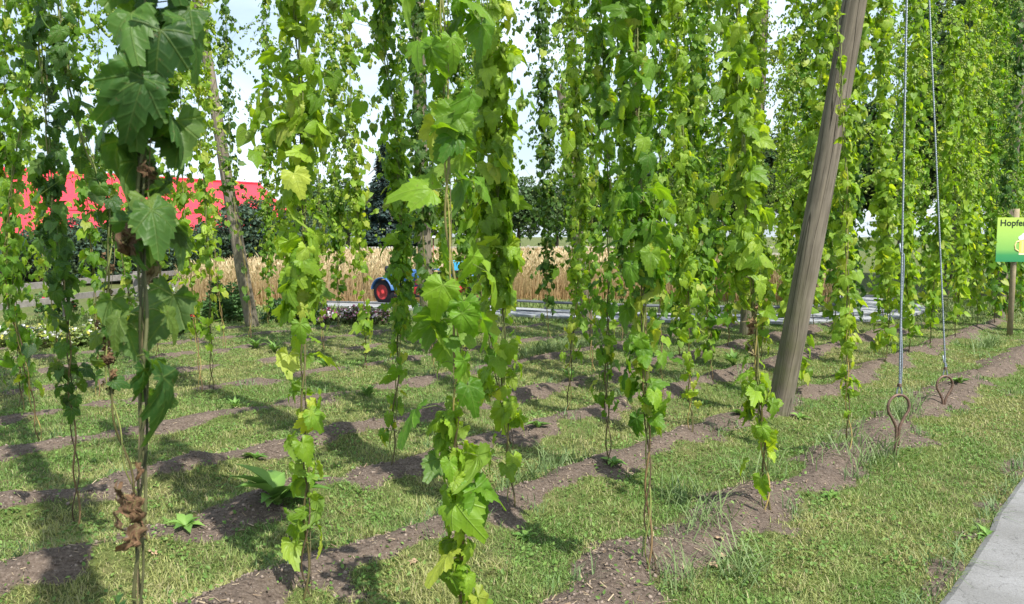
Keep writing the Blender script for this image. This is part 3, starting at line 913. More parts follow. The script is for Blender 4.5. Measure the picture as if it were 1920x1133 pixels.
# hand placed bines: base pixel, polyline above it, settings
HAND = [
    # near left, big leaves; the dark palette paints their shade into the colour
    dict(Y=1.78, pts=[(240, 1900), (248, 1133), (252, 900), (262, 640), (268, 420), (284, 170), (290, -60)], lod='hi', pal='dark', leaf=.138, density=27, z_sparse=1.22, z_bare=.6, low_density=.07, crown=2.0, stemc=(.10, .10, .045),
         lat=1.2, cones=0, dry=15, dryspan=(.9, 1.78), nstem=3, stem_r=.0042, spread=.8, yellow=.03, seed=101, dsize=.62, lat_z=2.2,
         label='nearest hop vine, large dark leaves and crumpled brown ones on a twisted stem'),
    dict(g=(268, 1045), pts=[(262, 1000), (235, 850), (190, 700), (195, 560), (240, 400), (150, 280), (120, 100), (100, -40)], lod='hi', pal='dark', leaf=.085, density=26, z_sparse=1.1, z_bare=.75, low_density=.25,
         lat=4, cones=0, dry=40, dryspan=(.12, 1.6), nstem=2, stem_r=.0050, yellow=.04, seed=102, dsize=.85,
         label='hop vine with clusters of rust brown withered leaves, behind the nearest vine'),
    dict(g=(72, 828), pts=[(62, 740), (40, 640), (5, 520), (25, 300), (60, 100), (75, -60)], lod='hi', pal='mid', leaf=.085, density=24, z_sparse=.9, z_bare=.35, low_density=.5, lat=6, cones=.5, seed=103,
         label='bushy hop vine at the left edge of the photo, stem slanting to the left'),
    dict(Y=4.3, pts=[(130, 760), (125, 640), (110, 500), (95, 350), (85, 150), (80, -60)], lod='hi', pal='dark', leaf=.090, density=24, z_sparse=.75, z_bare=.55, low_density=.8, lat=5, cones=.2, seed=104, yellow=.02,
         label='dark bluish green hop vine with broad leaves just left of the nearest vine'),
    dict(g=(582, 1128), pts=[(578, 900), (572, 760), (565, 560), (566, 300), (556, 120), (548, -40)], lod='hi', pal='light', leaf=.105, density=36, z_sparse=1.0, z_bare=.12, low_density=.42, lat=4, cones=.5, seed=105,
         label='light green hop vine with a yellow stem, right of far left pole'),
    dict(Y=2.85, pts=[(866, 1280), (862, 1100), (848, 830), (848, 560), (840, 300), (838, 100), (836, -60)], lod='hi', pal='mid', leaf=.152, density=6.6, crown=3.5, z_sparse=.3, z_bare=.05, low_density=1.0, lat=.3, cones=0, seed=106, gaps=True, yellow=.03, lower=(28, .05, 1.12, .080),
         label='sparse hop vine with very large single leaves and a dense leafy foot'),
    dict(g=(742, 888), pts=[(738, 800), (752, 640), (750, 450), (742, 250), (722, 100), (712, -60)], lod='hi', pal='mid', leaf=.090, density=48, z_sparse=.95, z_bare=.15, low_density=.4, lat=6, cones=.7, seed=107,
         label='full hop vine left of the upright middle pole'),
    dict(g=(965, 968), pts=[(945, 800), (940, 600), (935, 400), (928, 200), (918, -60)], lod='hi', pal='light', leaf=.125, density=52, spread=1.1, yellow=.02, z_sparse=1.0, z_bare=.18, low_density=.35, lat=4, cones=.4, seed=108,
         label='densest broad leaved hop vine in the middle, standing on a bare soil mound'),
    dict(g=(1222, 1098), pts=[(1216, 800), (1214, 640), (1200, 400), (1192, 200), (1182, -60)], lod='hi', pal='mid', leaf=.105, density=56, z_sparse=1.15, z_bare=.62, low_density=.35, lat=4, cones=.6, nstem=3, seed=109, dry=5, dryspan=(.3, 3.0),
         label='hop vine with a long bare twisted stem, rooted in soil at bottom right of centre'),
    dict(g=(1440, 978), pts=[(1432, 850), (1412, 640), (1400, 450), (1392, 200), (1385, -60)], lod='hi', pal='light', leaf=.110, density=36, z_sparse=.85, z_bare=.22, low_density=.42, lat=5, cones=.4, nstem=3, stem_r=.0055, seed=110, dry=9, dryspan=(.8, 2.6),
         label='yellow green hop vine with brown dead leaves, directly left of the big leaning pole'),
    dict(g=(1588, 866), pts=[(1586, 800), (1586, 640), (1592, 400), (1582, 200), (1560, -60)], lod='hi', pal='light', leaf=.085, density=14, spread=.75, z_sparse=.8, z_bare=.25, low_density=.9, lat=2, cones=.5, seed=111, yellow=.15,
         label='thin pale hop vine just right of the big leaning pole, in front of it'),
    dict(g=(1137, 890), pts=[(1134, 780), (1136, 600), (1150, 400), (1130, 150), (1120, -60)], lod='hi', pal='mid', leaf=.085, density=36, z_sparse=.85, z_bare=.28, low_density=.45, lat=5, cones=.8, seed=112,
         label='slender hop vine between the dense middle vine and the bare stemmed one'),
    dict(g=(1062, 780), pts=[(1066, 700), (1080, 560), (1092, 400), (1080, 200), (1070, -60)], lod='hi', pal='light', leaf=.085, density=50, z_sparse=.95, z_bare=.35, low_density=.35, lat=7, cones=.8, seed=113,
         label='pale green hop vine with a slanting foot, fourth leafy column right of the middle pole'),
    dict(g=(1300, 832), pts=[(1296, 760), (1290, 600), (1288, 400), (1275, 200), (1270, -60)], lod='hi', pal='light', leaf=.090, density=46, z_sparse=.75, z_bare=.3, low_density=.55, lat=6, cones=.6, seed=114,
         label='yellowish hop vine between the bare stemmed vine and the one beside the leaning pole'),
    dict(g=(1245, 750), pts=[(1240, 640), (1235, 400), (1240, 200), (1235, -60)], lod='mid', pal='mid', leaf=.090, density=52, z_sparse=.8, z_bare=.3, lat=7, cones=.8, seed=115,
         label='green hop vine seen directly behind the bare stemmed vine'),
    dict(g=(958, 845), pts=[(930, 700), (900, 560), (895, 300), (905, -60)], lod='mid', pal='mid', leaf=.080, density=26, z_sparse=.9, z_bare=.2, lat=4, cones=.6, seed=116,
         label='weak hop vine half hidden behind the densest middle vine'),
    dict(g=(378, 738), pts=[(372, 680), (358, 560), (345, 400), (340, 200), (345, -60)], lod='mid', pal='light', leaf=.080, density=30, z_sparse=.9, z_bare=.35, lat=6, cones=1, seed=117, yellow=.12,
         label='loose light green hop vine, left one of two left of the far left pole'),
    dict(g=(398, 735), pts=[(392, 680), (392, 520), (385, 350), (372, 200), (365, -60)], lod='mid', pal='light', leaf=.080, density=24, z_sparse=.9, z_bare=.35, lat=6, cones=1, seed=118, yellow=.14,
         label='thin hop vine with yellow leaves nearest the left side of the far left pole'),
    dict(g=(40, 775), pts=[(30, 640), (15, 400), (10, 200), (5, -60)], lod='mid', pal='mid', leaf=.085, density=50, z_sparse=.8, z_bare=.3, lat=7, cones=1, seed=119,
         label='leafy hop vine cut by the left edge of the photo'),
    dict(g=(185, 745), pts=[(180, 640), (165, 400), (150, 200), (140, -60)], lod='mid', pal='mid', leaf=.080, density=34, z_sparse=.9, z_bare=.3, lat=6, cones=1, seed=120, yellow=.1,
         label='green hop vine in front of the left half of the red roof'),
    dict(g=(300, 700), pts=[(296, 600), (305, 400), (325, 200), (330, -60)], lod='mid', pal='light', leaf=.080, density=30, z_sparse=.9, z_bare=.3, lat=6, cones=1.2, seed=121, yellow=.1,
         label='pale hop vine behind the nearest vine, in front of the red roof'),
    dict(g=(470, 640), pts=[(468, 560), (440, 400), (425, 150), (418, -60)], lod='mid', pal='dark', leaf=.085, density=34, z_sparse=1.9, z_bare=.5, low_density=.12, lat=5, cones=.2, lat_z=2.2, seed=122,
         label='dark hop vine climbing up the far left leaning pole'),
    dict(g=(505, 612), pts=[(503, 500), (500, 300), (498, 100), (498, -60)], lod='mid', pal='mid', leaf=.085, density=52, z_sparse=.7, z_bare=.2, lat=10, cones=1.3, seed=123, yellow=.1,
         label='far narrow hop vine immediately right of the far left pole'),
    dict(g=(560, 640), pts=[(535, 500), (530, 300), (535, 100), (535, -60)], lod='mid', pal='light', leaf=.080, density=30, z_sparse=.7, z_bare=.2, lat=5, cones=1.0, seed=124,
         label='small leaved far hop vine half hidden behind the light green yellow stemmed one'),
    dict(g=(635, 625), pts=[(632, 500), (628, 300), (622, 100), (615, -60)], lod='mid', pal='mid', leaf=.085, density=50, z_sparse=.7, z_bare=.2, lat=10, cones=1.2, seed=125,
         label='far hop vine full of cones, left one of the pair before the picket fence'),
    dict(g=(684, 692), pts=[(682, 560), (668, 350), (655, 150), (650, -60)], lod='mid', pal='light', leaf=.080, density=44, z_sparse=.8, z_bare=.2, lat=8, cones=1.2, seed=126, yellow=.14,
         label='far yellowed hop vine, right one of the pair before the white picket fence'),
    dict(g=(812, 690), pts=[(800, 560), (792, 350), (785, 150), (780, -60)], lod='mid', pal='dark', leaf=.095, density=52, z_sparse=1.5, z_bare=.4, low_density=.3, lat=6, cones=.4, seed=127,
         label='dark hop vine wrapped around the upright middle pole'),
    dict(g=(872, 665), pts=[(872, 520), (872, 300), (858, 100), (850, -60)], lod='mid', pal='mid', leaf=.085, density=55, z_sparse=.2, z_bare=.0, lat=8, cones=1.2, seed=128,
         label='far hop vine right of the middle pole, in front of the toy tractor'),
    dict(g=(1028, 638), pts=[(1026, 560), (1028, 400), (1018, 150), (1012, -60)], lod='mid', pal='dark', leaf=.085, density=66, z_sparse=.9, z_bare=.4, lat=16, cones=.3, seed=129,
         label='narrow dark hop vine standing alone against the wheat, right of the densest vine'),
    dict(g=(1112, 700), pts=[(1106, 560), (1110, 400), (1108, 150), (1105, -60)], lod='mid', pal='mid', leaf=.085, density=48, z_sparse=.9, z_bare=.35, lat=9, cones=1, seed=130,
         label='hop vine behind the pale one with the slanting foot'),
    dict(g=(1888, 600), pts=[(1895, 500), (1900, 350), (1890, 200), (1890, 100), (1885, -60)], lod='mid', pal='mid', leaf=.085, density=52, z_sparse=.6, z_bare=.2, lat=10, cones=1, seed=134,
         label='far hop vine on the shaded trellis pole behind the green sign'),
    dict(g=(905, 640), pts=[(900, 560), (892, 420), (888, 200), (885, -60)], lod='mid', pal='mid', leaf=.085, density=50, z_sparse=.15, z_bare=-.1, lat=9, cones=1, seed=140,
         label='bushy far hop vine before the back end of the toy tractor'),
    dict(g=(765, 632), pts=[(762, 580), (758, 420), (752, 200), (750, -60)], lod='mid', pal='mid', leaf=.085, density=50, z_sparse=.15, z_bare=-.1, lat=9, cones=1, seed=146,
         label='bushy far hop vine before the hood of the toy tractor'),
    dict(g=(838, 640), pts=[(838, 560), (832, 420), (826, 200), (822, -60)], lod='mid', pal='light', leaf=.085, density=50, z_sparse=.15, z_bare=-.1, lat=9, cones=1, seed=141,
         label='leafy far hop vine just right of the upright middle pole'),
    dict(g=(108, 690), pts=[(100, 600), (70, 400), (52, 200), (45, -60)], lod='mid', pal='light', leaf=.080, density=34, z_sparse=.9, z_bare=.2, lat=9, cones=1.4, seed=142,
         label='far pale hop vine before the left end of the barn'),
    dict(g=(258, 660), pts=[(252, 600), (215, 400), (190, 200), (182, -60)], lod='mid', pal='mid', leaf=.080, density=34, z_sparse=1.9, z_bare=.2, lat=9, cones=1.4, seed=143, lat_z=2.3,
         label='far hop vine left of the nearest stem, bushy only above the red roof'),
    dict(g=(425, 655), pts=[(415, 600), (392, 400), (385, 200), (392, -60)], lod='mid', pal='light', leaf=.080, density=34, z_sparse=1.9, z_bare=.2, lat=9, cones=1.4, seed=144, lat_z=2.3,
         label='far pale hop vine left of the far left pole, bushy above the roof'),
    dict(g=(610, 660), pts=[(600, 560), (598, 400), (590, 200), (588, -60)], lod='mid', pal='light', leaf=.080, density=26, z_sparse=.9, z_bare=.2, lat=7, cones=1.4, seed=145,
         label='thin pale hop vine left of the pair before the picket fence'),
    dict(g=(1082, 618), pts=[(1076, 500), (1068, 350), (1062, 200), (1066, 100), (1060, -60)], lod='mid', pal='mid', leaf=.085, density=52, z_sparse=.6, z_bare=.2, lat=10, cones=1, seed=132,
         label='far hop vine hiding the distant trellis pole'),
    dict(g=(240, 640), pts=[(240, 500), (248, 300), (225, 100), (220, -60)], lod='mid', pal='mid', leaf=.085, density=36, z_sparse=.9, z_bare=.3, lat=8, cones=1.2, seed=133, yellow=.1,
         label='far hop vine just left of the nearest stem, before the barn'),
    dict(g=(1168, 640), pts=[(1165, 500), (1172, 300), (1165, 100), (1160, -60)], lod='mid', pal='dark', leaf=.085, density=56, z_sparse=.9, z_bare=.4, lat=9, cones=.6, seed=131,
         label='far dark hop vine left of the bare stemmed vine, at the wheat field edge'),
]
for h_ in HAND:
    if h_['lod'] == 'mid':
        if (h_['g'][0] < 460): h_.setdefault('spread', 1.25); h_['density'] *= 1.1; h_['lat'] *= 1.4; h_['z_sparse'] *= .8; h_['low_density'] = max(.55, h_.get('low_density', 0))
        else: h_.setdefault('spread', 1.4); h_['density'] *= 1.35; h_['lat'] *= 1.7
    if 'g' in h_:
        gp = gnd(*h_['g']); Y0 = gp[1]
    else:
        gp = None; Y0 = h_['Y']
        p0 = atY(h_['pts'][0][0], 600, Y0); gp = np.array([p0[0], Y0])
    pts = h_['pts'] if 'Y' in h_ else [h_['g']] + h_['pts']
    if 'Y' in h_:
        top_pts = [p for p in pts if atY(p[0], p[1], Y0)[2] > .1]
        P = pix_path([(pts[0][0], 600)] + top_pts, Y0, ground=gp)
    else:
        P = pix_path(pts, Y0, ground=gp)
    kw = {k: v for k, v in h_.items() if k in ('lod', 'pal', 'leaf', 'density', 'z_sparse', 'z_bare', 'lat', 'cones', 'yellow', 'dry', 'dryspan', 'nstem', 'stem_r', 'spread', 'low_density', 'gaps', 'seed', 'dsize', 'lat_z', 'crown', 'stemc')}
    parts = vine_meshes(P, **kw)
    if 'lower' in h_:                       # a dense leafy young shoot round the foot
        dn, za, zb, ls = h_['lower']
        Pl = P[(P[:, 2] > za - .15) & (P[:, 2] < zb)]
        q = vine_meshes(Pl, 999, 'hi', 'light', leaf=ls, density=dn, z_sparse=0, z_bare=-1, low_density=1, lat=0, cones=0, nstem=1, spread=.8, yellow=0, gaps=False)
        parts['foliage'].raw(np.concatenate(q['foliage'].v), np.concatenate(q['foliage'].f), np.concatenate(q['foliage'].c), np.concatenate(q['foliage'].u))
    build_vine(parts, (float(P[0][0]), float(P[0][1]), 0), h_['lod'], h_['label'])

TP = np.array([gnd(*p) for p in [(560, 570), (700, 574), (850, 580), (1000, 590), (1200, 598), (1400, 602), (1530, 601), (1620, 595), (1668, 585), (1668, 574), (1620, 564), (1540, 556), (1420, 549), (1300, 544)]])
def chaik(p, it=3):
    for _ in range(it):
        q = p[:-1] * .75 + p[1:] * .25; r_ = p[:-1] * .25 + p[1:] * .75
        p = np.vstack([p[:1], np.stack([q, r_], 1).reshape(-1, 2), p[-1:]])
    return p


C = chaik(TP)

# filler rows on the right: variants copied
VAR = []
ord_words = ['first', 'second', 'third', 'fourth', 'fifth', 'sixth', 'seventh', 'eighth', 'ninth', 'tenth', 'eleventh', 'twelfth', 'thirteenth', 'fourteenth', 'fifteenth', 'sixteenth', 'seventeenth', 'eighteenth']


def straight(seed):
    r = np.random.default_rng(seed)
    zz = np.linspace(-.02, 6.1, 26)
    a, b_ = r.normal(0, .06), r.normal(0, .06)
    return np.stack([.05 * np.sin(zz * 1.1 + r.uniform(0, 6)) + a * zz * .4, .05 * np.cos(zz * 1.3) + b_ * zz * .4, zz], 1)


def variant(seed, lod, pal, **kw):
    parts = vine_meshes(straight(seed), seed, lod, pal, **kw)
    root = empty('hop_vine', (0, 0, 0))
    parts['stem'].build('stem', M_STEM, root)
    parts['foliage'].build('foliage', M_LEAF if lod != 'lo' else M_LEAF_FAR, root)
    if parts['cones'].n: tag(parts['cones'].build('hop_cones', M_CONE, root), kind='stuff')
    return root


near_v = [variant(201, 'mid', 'light', leaf=.092, density=56, z_sparse=.6, z_bare=.12, low_density=.75, lat=11, spread=1.2, cones=.8, yellow=.10),
          variant(202, 'mid', 'mid', leaf=.088, density=60, z_sparse=.7, z_bare=.15, low_density=.6, lat=11, spread=1.2, cones=.8, yellow=.05),
          variant(203, 'mid', 'light', leaf=.084, density=62, z_sparse=.5, z_bare=.1, low_density=.85, lat=12, spread=1.2, cones=1.2, yellow=.08)]
far_v = [variant(211, 'lo', 'mid', leaf=.085, density=95, z_sparse=.6, z_bare=.1, low_density=.7, lat=20, spread=1.3, cones=1.4, yellow=.05),
         variant(212, 'lo', 'light', leaf=.085, density=88, z_sparse=.5, z_bare=.1, low_density=.8, lat=20, spread=1.3, cones=1.6, yellow=.07),
         variant(213, 'lo', 'mid', leaf=.080, density=95, z_sparse=.8, z_bare=.2, low_density=.5, lat=22, spread=1.3, cones=1.4, yellow=.04),
         variant(214, 'lo', 'dark', leaf=.090, density=95, z_sparse=.7, z_bare=.2, low_density=.6, lat=18, spread=1.5, cones=.6, yellow=.03)]
used = set()
r2 = np.random.default_rng(77)
hand_xy = [gnd(*h_['g']) if 'g' in h_ else np.array([0., 0.]) for h_ in HAND]
row_words = ['second', 'third', 'fourth', 'fifth', 'sixth', 'seventh', 'eighth', 'ninth', 'tenth', 'eleventh']
for k, perp in enumerate(ROWS[1:], 1):
    cntr = 0
    for j in range(2, 24):
        s_ = j * 1.15 + r2.normal(0, .08)
        p = O + U * s_ + V * perp
        px = 960 + FPX * p[0] / max(p[1], .1)
        if not (2 < p[1] < (14.2 if px < 1420 else 21)): continue
        if np.min(np.hypot(C[:, 0] - p[0], C[:, 1] - p[1])) < 1.15: continue
        if px < 1225 or px > 2030: continue
        if k == 1 and abs(s_ - 4.8) < .7: continue
        if any(np.hypot(*(p - q)) < .55 for q in hand_xy): continue
        near = p[1] < 9.5
        lst = near_v if near else far_v
        idx = int(r2.integers(0, len(lst)))
        key = (near, idx)
        loc = (float(p[0]), float(p[1]), zg(*p) - .01); rz = float(r2.uniform(0, 6.28)); sc = (float(r2.uniform(.9, 1.2)),) * 2 + (float(r2.uniform(.97, 1.03)),)
        if key in used:
            o = copy_thing(lst[idx], loc, rz, sc)
        else:
            o = lst[idx]; o.location = loc; o.rotation_euler = (0, 0, rz); o.scale = sc; used.add(key)
        cntr += 1
        side = 'right of leaning pole' if px > 1500 else 'left of leaning pole'
        tag(o, f'hop vine {side}, {ord_words[cntr-1]} from left in {row_words[k-1]} row from path', 'hop vine', 'hop vines')
for lst, near in ((near_v, True), (far_v, False)):
    for i_, o in enumerate(lst):
        if (near, i_) not in used:
            for ch in list(o.children): bpy.data.objects.remove(ch)
            bpy.data.objects.remove(o)

# ------------------------------------------------------------------ poles
def pole(base, top, r0, r1, label, seed=0, name='wooden_pole'):
    base, top = np.array(base, float), np.array(top, float)
    r = np.random.default_rng(seed)
    n = 60
    t = np.linspace(0, 1, n)
    ax = top - base; Lp = np.linalg.norm(ax)
    # local frame: z along the pole
    seg = 28
    ang = np.linspace(0, 2 * math.pi, seg, endpoint=False)
    v = []
    for a in t:
        rr = r0 + (r1 - r0) * a
        bx_, by_ = .012 * math.sin(a * 5 + seed), .012 * math.sin(a * 7 + 1 + seed)
        for g_ in ang:
            q = rr * (1 + .02 * math.sin(3 * g_ + a * 6 + seed) + .012 * math.sin(7 * g_ + a * 23) + r.normal(0, .003))
            v.append([q * math.cos(g_) + bx_, q * math.sin(g_) + by_, a * Lp - .1])
    v = np.array(v)
    f = []
    for i_ in range(n - 1):
        for j in range(seg):
            a, b_ = i_ * seg + j, i_ * seg + (j + 1) % seg
            f += [[a, b_, b_ + seg], [a, b_ + seg, a + seg]]
    v = np.vstack([v, [[0, 0, Lp - .1]]]); e = len(v) - 1
    f += [[(n - 1) * seg + j, (n - 1) * seg + (j + 1) % seg, e] for j in range(seg)]
    m = MB(); m.raw(v, f, (.2, .18, .15))
    o = m.build(name, M_POLE)
    o.location = base
    o.rotation_euler = Vector((0, 0, 1)).rotation_difference(Vector(ax)).to_euler()
    return tag(o, label, 'pole', 'trellis poles')


p3 = gnd(1456, 786)
T3 = np.array([p3[0] + .72, p3[1] - .72, 6.25])
pole((*p3, .0), T3, .104, .080, 'thick grey weathered pole leaning to the right, nearest of the trellis poles', 1)
p2 = gnd(802, 660)
T2 = np.array([p2[0] - .12, p2[1] + .05, 6.2])
pole((*p2, 0), T2, .098, .078, 'upright mossy trellis pole wrapped in hop leaves in the middle', 2)
p1 = gnd(474, 614)
T1 = np.array([p1[0] - 1.02, p1[1] + .35, 6.3])
pole((*p1, 0), T1, .115, .082, 'far left trellis pole leaning to the left in front of the red roof', 3)
p4 = gnd(1104, 612); T4 = atY(1049, 150, p4[1] + .5)
pole((*p4, 0), T4, .10, .08, 'distant trellis pole hidden behind pale hop vines right of the centre', 4)
p5 = gnd(1400, 628); T5 = np.array([p5[0] + .15, p5[1], 6.2])
pole((*p5, 0), T5, .10, .08, 'upright trellis pole buried in the leaves left of the big leaning pole', 5)
p6 = gnd(1874, 600); T6 = np.array([p6[0] + .25, p6[1] + .1, 6.2])
pole((*p6, 0), T6, .09, .075, 'trellis pole in shade behind the green sign', 6)

# ------------------------------------------------------------------ anchors and guy cables
def eye_anchor(pxb, pyb, ring_py, ring_r, label):
    g_ = gnd(pxb, pyb)
    zc = atY(pxb, ring_py, g_[1])[2]
    pts = []
    for a in np.linspace(-140, 140, 29):
        pts.append([ring_r * math.sin(R(a)), 0, zc + ring_r * math.cos(R(a))])
    a0, a1 = pts[0], pts[-1]
    zj = zc - ring_r * 1.75
    left = [[-.009, 0, -.12], [-.010, 0, zj - .02], [-.016, 0, zj + .015]]
    right = [[.016, 0, zj + .015], [.010, 0, zj - .02], [.009, .002, zj - .14]]
    path = np.array(left + pts + right)
    m = MB()
    S = resample(path, .012)
    for _ in range(2): S[1:-1] = (S[:-2] + 2 * S[1:-1] + S[2:]) / 4
    ca, sa = math.cos(R(12)), math.sin(R(12))
    S = np.stack([S[:, 0] * ca, S[:, 0] * sa, S[:, 2]], 1)
    m.tube(S, .0105, (.2, .15, .1), 8)
    o = m.build('ground_anchor', M_RUST)
    o.location = (g_[0], g_[1], 0)
    tag(o, label, 'anchor', 'guy wire anchors')
    return np.array([g_[0], g_[1], zc + ring_r])


def twisted(m, a, b_, r_, n, pitch=.05, k=2):
    a, b_ = np.array(a), np.array(b_)
    t = np.linspace(0, 1, n)[:, None]
    d = b_ - a; L_ = np.linalg.norm(d); d = d / L_
    e1 = nrm(np.cross(d, [0, 1, 0])); e2 = np.cross(d, e1)
    w = (t * L_ / pitch * 2 * math.pi)
    for i_ in range(k):
        q = a + (b_ - a) * t + r_ * .85 * (np.cos(w + i_ * 2 * math.pi / k) * e1 + np.sin(w + i_ * 2 * math.pi / k) * e2)
        m.tube(q, r_, (.5, .5, .5), 5)


def guy(ring_top, end, Ltail, label):
    m = MB()
    a = ring_top + np.array([0, 0, .055]); d = nrm(end - a)
    twisted(m, a, end, .0042, 900, .06, 3)
    root = tag(m.build('guy_cable', M_STEEL), label, 'cable', 'steel guy cables')
    # loop round the eye and the doubled-back tail
    q = MB()
    c = ring_top
    pts = [a + (0, 0, .02), c + (-.017, 0, .03), c + (-.018, .0, -.004), c + (0, .012, -.022), c + (.018, 0, -.004), c + (.017, 0, .03), a + (.003, 0, .02)]
    S = resample(np.array(pts), .006)
    for _ in range(3): S[1:-1] = (S[:-2] + 2 * S[1:-1] + S[2:]) / 4
    q.tube(S, .0055, (.5, .5, .5), 6)
    tail = [a + d * t_ + np.array([.011 + .006 * math.sin(t_ * 9), .004, 0]) for t_ in np.linspace(0, Ltail, 40)]
    tail += [a + d * (Ltail + .02) + np.array([-.012, 0, 0]), a + d * (Ltail + .08) + np.array([-.017, 0, 0])]
    q.tube(tail, .0058, (.5, .5, .5), 6)
    q.build('cable_loop', M_STEEL, root)
    w = MB()
    for k in range(4): w.lathe(a + d * (.005 + .006 * k), [(.013, -.003), (.017, 0), (.013, .003)], axis=d, seg=12)
    w.tube([a + (-.013, 0, .01), a + (-.032, 0, .004), a + (-.038, 0, .012)], .0025, (.3, .3, .3), 5)
    w.build('binding_wire', M_RUST, root)
    return root


R1 = eye_anchor(1681, 858, 763, .088, 'rusty steel eye anchor nearest the camera beside the soil ridge')
R2 = eye_anchor(1769, 772, 722, .083, 'farther rusty eye anchor with upright ring beside the path')
T8 = atY(1700, 0, R1[1] + .25); d8 = T8 - R1; T8 = R1 + d8 * (5.6 / d8[2])
guy(R1, T8, .95, 'steel guy cable tied to the nearer eye anchor with long doubled tail')
T7 = atY(1742, 0, R2[1] + .4); d7 = T7 - R2; T7 = R2 + d7 * (5.6 / d7[2])
guy(R2, T7, .05, 'right hand steel guy cable rising from the farther eye anchor')


def wire(a, b_, label, r_=.004, sag=.12):
    t = np.linspace(0, 1, 30)[:, None]
    q = np.array(a) * (1 - t) + np.array(b_) * t
    q[:, 2] -= sag * 4 * (t * (1 - t))[:, 0]
    m = MB(); m.tube(q, r_, (.10, .11, .13), 4)
    tag(m.build('trellis_wire', M_GEN), label, 'wire', 'overhead trellis wires')


wire(T3, T8, 'overhead wire joining the big leaning pole to the nearer guy cable', sag=.02)
wire(T8, T7, 'overhead wire joining the two guy cable heads', sag=.02)
wire(T3, T5 + np.array([0, 0, -.05]), 'overhead wire from the top of the big leaning pole to the pole in the leaves')
wire(T1, T2, 'overhead wire between the far left pole and the middle pole')
wire(T2, T3, 'overhead wire between the middle pole and the big leaning pole')
wire(T2, T4, 'overhead wire running from the middle pole to the distant pole')
wire(T4, T6, 'overhead wire running right from the distant pole across the sky')
wire(T1 + np.array([0, 0, -.25]), T4 + np.array([0, 0, .2]), 'overhead wire crossing the sky right of the far left pole')
wire(atY(250, 40, 9), atY(420, 90, 14), 'thin wire crossing the sky left of the far left pole')

# ------------------------------------------------------------------ sign
sg = gnd(1893, 630)
root = empty('info_sign', (sg[0], sg[1], 0))
tag(root, 'bright green sign reading Hopfen with a beer mug, on a round wooden post', 'sign')
m = MB(); m.tube([(0, 0, -.1), (0, 0, 1), (.01, 0, 2.0)], [.042, .042, .040], (.30, .25, .16), 14); m.build('post', M_WOODG, root)
m = MB(); m.tube([(1.15, .05, -.1), (1.15, .05, 1), (1.14, .05, 2.0)], [.042, .042, .040], (.30, .25, .16), 14); m.build('post', M_WOODG, root)


def mat_sign():
    t = NT('sign_print')
    sp = t.n('SeparateXYZ'); t.l(t.obj(), sp.inputs[0])
    c = t.ramp(t.math('DIVIDE', t.math('SUBTRACT', sp.outputs[2], 1.17), .70), [(0, (.02, .20, .08)), (.16, (.04, .25, .08)), (.28, (.18, .40, .09)), (.6, (.30, .50, .10)), (1, (.40, .56, .09))])
    return t.done(t.bsdf(c, .35, 0, .5))


yf = -.065
m = MB()
SX0, SX1, SZ0, SZ1 = -.325, 1.45, 1.175, 1.865
m.box(((SX0 + SX1) / 2, yf, (SZ0 + SZ1) / 2), (SX1 - SX0, .012, SZ1 - SZ0)); m.build('sign_panel', mat_sign(), root, smooth=False)
fc = bpy.data.curves.new('txt', 'FONT'); fc.body = 'Hopfen'; fc.size = .138; fc.extrude = .0006; fc.offset = .003; fc.space_character = 1.02
to = bpy.data.objects.new('txt', fc); col.objects.link(to)
bpy.context.view_layer.update()
me = bpy.data.meshes.new_from_object(to.evaluated_get(bpy.context.evaluated_depsgraph_get()))
bpy.data.objects.remove(to)
lt = bpy.data.objects.new('lettering', me); col.objects.link(lt); lt.parent = root
lt.location = (-.285, yf - .008, 1.735); lt.rotation_euler = (R(90), 0, 0)
tm = NT('sign_black'); me.materials.clear(); me.materials.append(tm.done(tm.bsdf((.015, .03, .01), .4)))
# printed beer mug: thin flat shapes on the sign face


def disc(m, cx, cz, rx, rz_, y_, colr, n=20):
    a = np.linspace(0, 2 * math.pi, n, endpoint=False)
    v = np.vstack([[[cx, y_, cz]], np.stack([cx + rx * np.cos(a), np.full(n, y_), cz + rz_ * np.sin(a)], 1)])
    m.raw(v, [[0, 1 + i_, 1 + (i_ + 1) % n] for i_ in range(n)], colr)


m = MB(); y0_ = yf - .0072
mx0 = .035
m.tube([(mx0, y0_, 1.50), (mx0 - .05, y0_, 1.485), (mx0 - .072, y0_, 1.43), (mx0 - .06, y0_, 1.37), (mx0 - .01, y0_, 1.34)], .011, (.78, .62, .30), 8)
m.quad((mx0, y0_ - .001, 1.30), (mx0 + .21, y0_ - .001, 1.30), (mx0 + .215, y0_ - .001, 1.52), (mx0 - .005, y0_ - .001, 1.52), (.75, .50, .12))
for k in range(3):
    xx = mx0 + .03 + k * .065
    m.quad((xx, y0_ - .002, 1.33), (xx + .03, y0_ - .002, 1.33), (xx + .03, y0_ - .002, 1.50), (xx, y0_ - .002, 1.50), (.80, .62, .25))
m.quad((mx0 - .008, y0_ - .002, 1.285), (mx0 + .22, y0_ - .002, 1.285), (mx0 + .22, y0_ - .002, 1.312), (mx0 - .008, y0_ - .002, 1.312), (.75, .68, .45))
for cx_, cz_, rr_ in [(mx0 + .02, 1.55, .045), (mx0 + .08, 1.58, .06), (mx0 + .15, 1.60, .06), (mx0 + .20, 1.56, .045), (mx0 + .11, 1.54, .05)]:
    disc(m, cx_, cz_, rr_, rr_ * .8, y0_ - .003 - rr_ * .01, (.78, .80, .84))
m.build('printed_beer_mug', mat_attr('sign_ink', .4, .4), root, smooth=False)

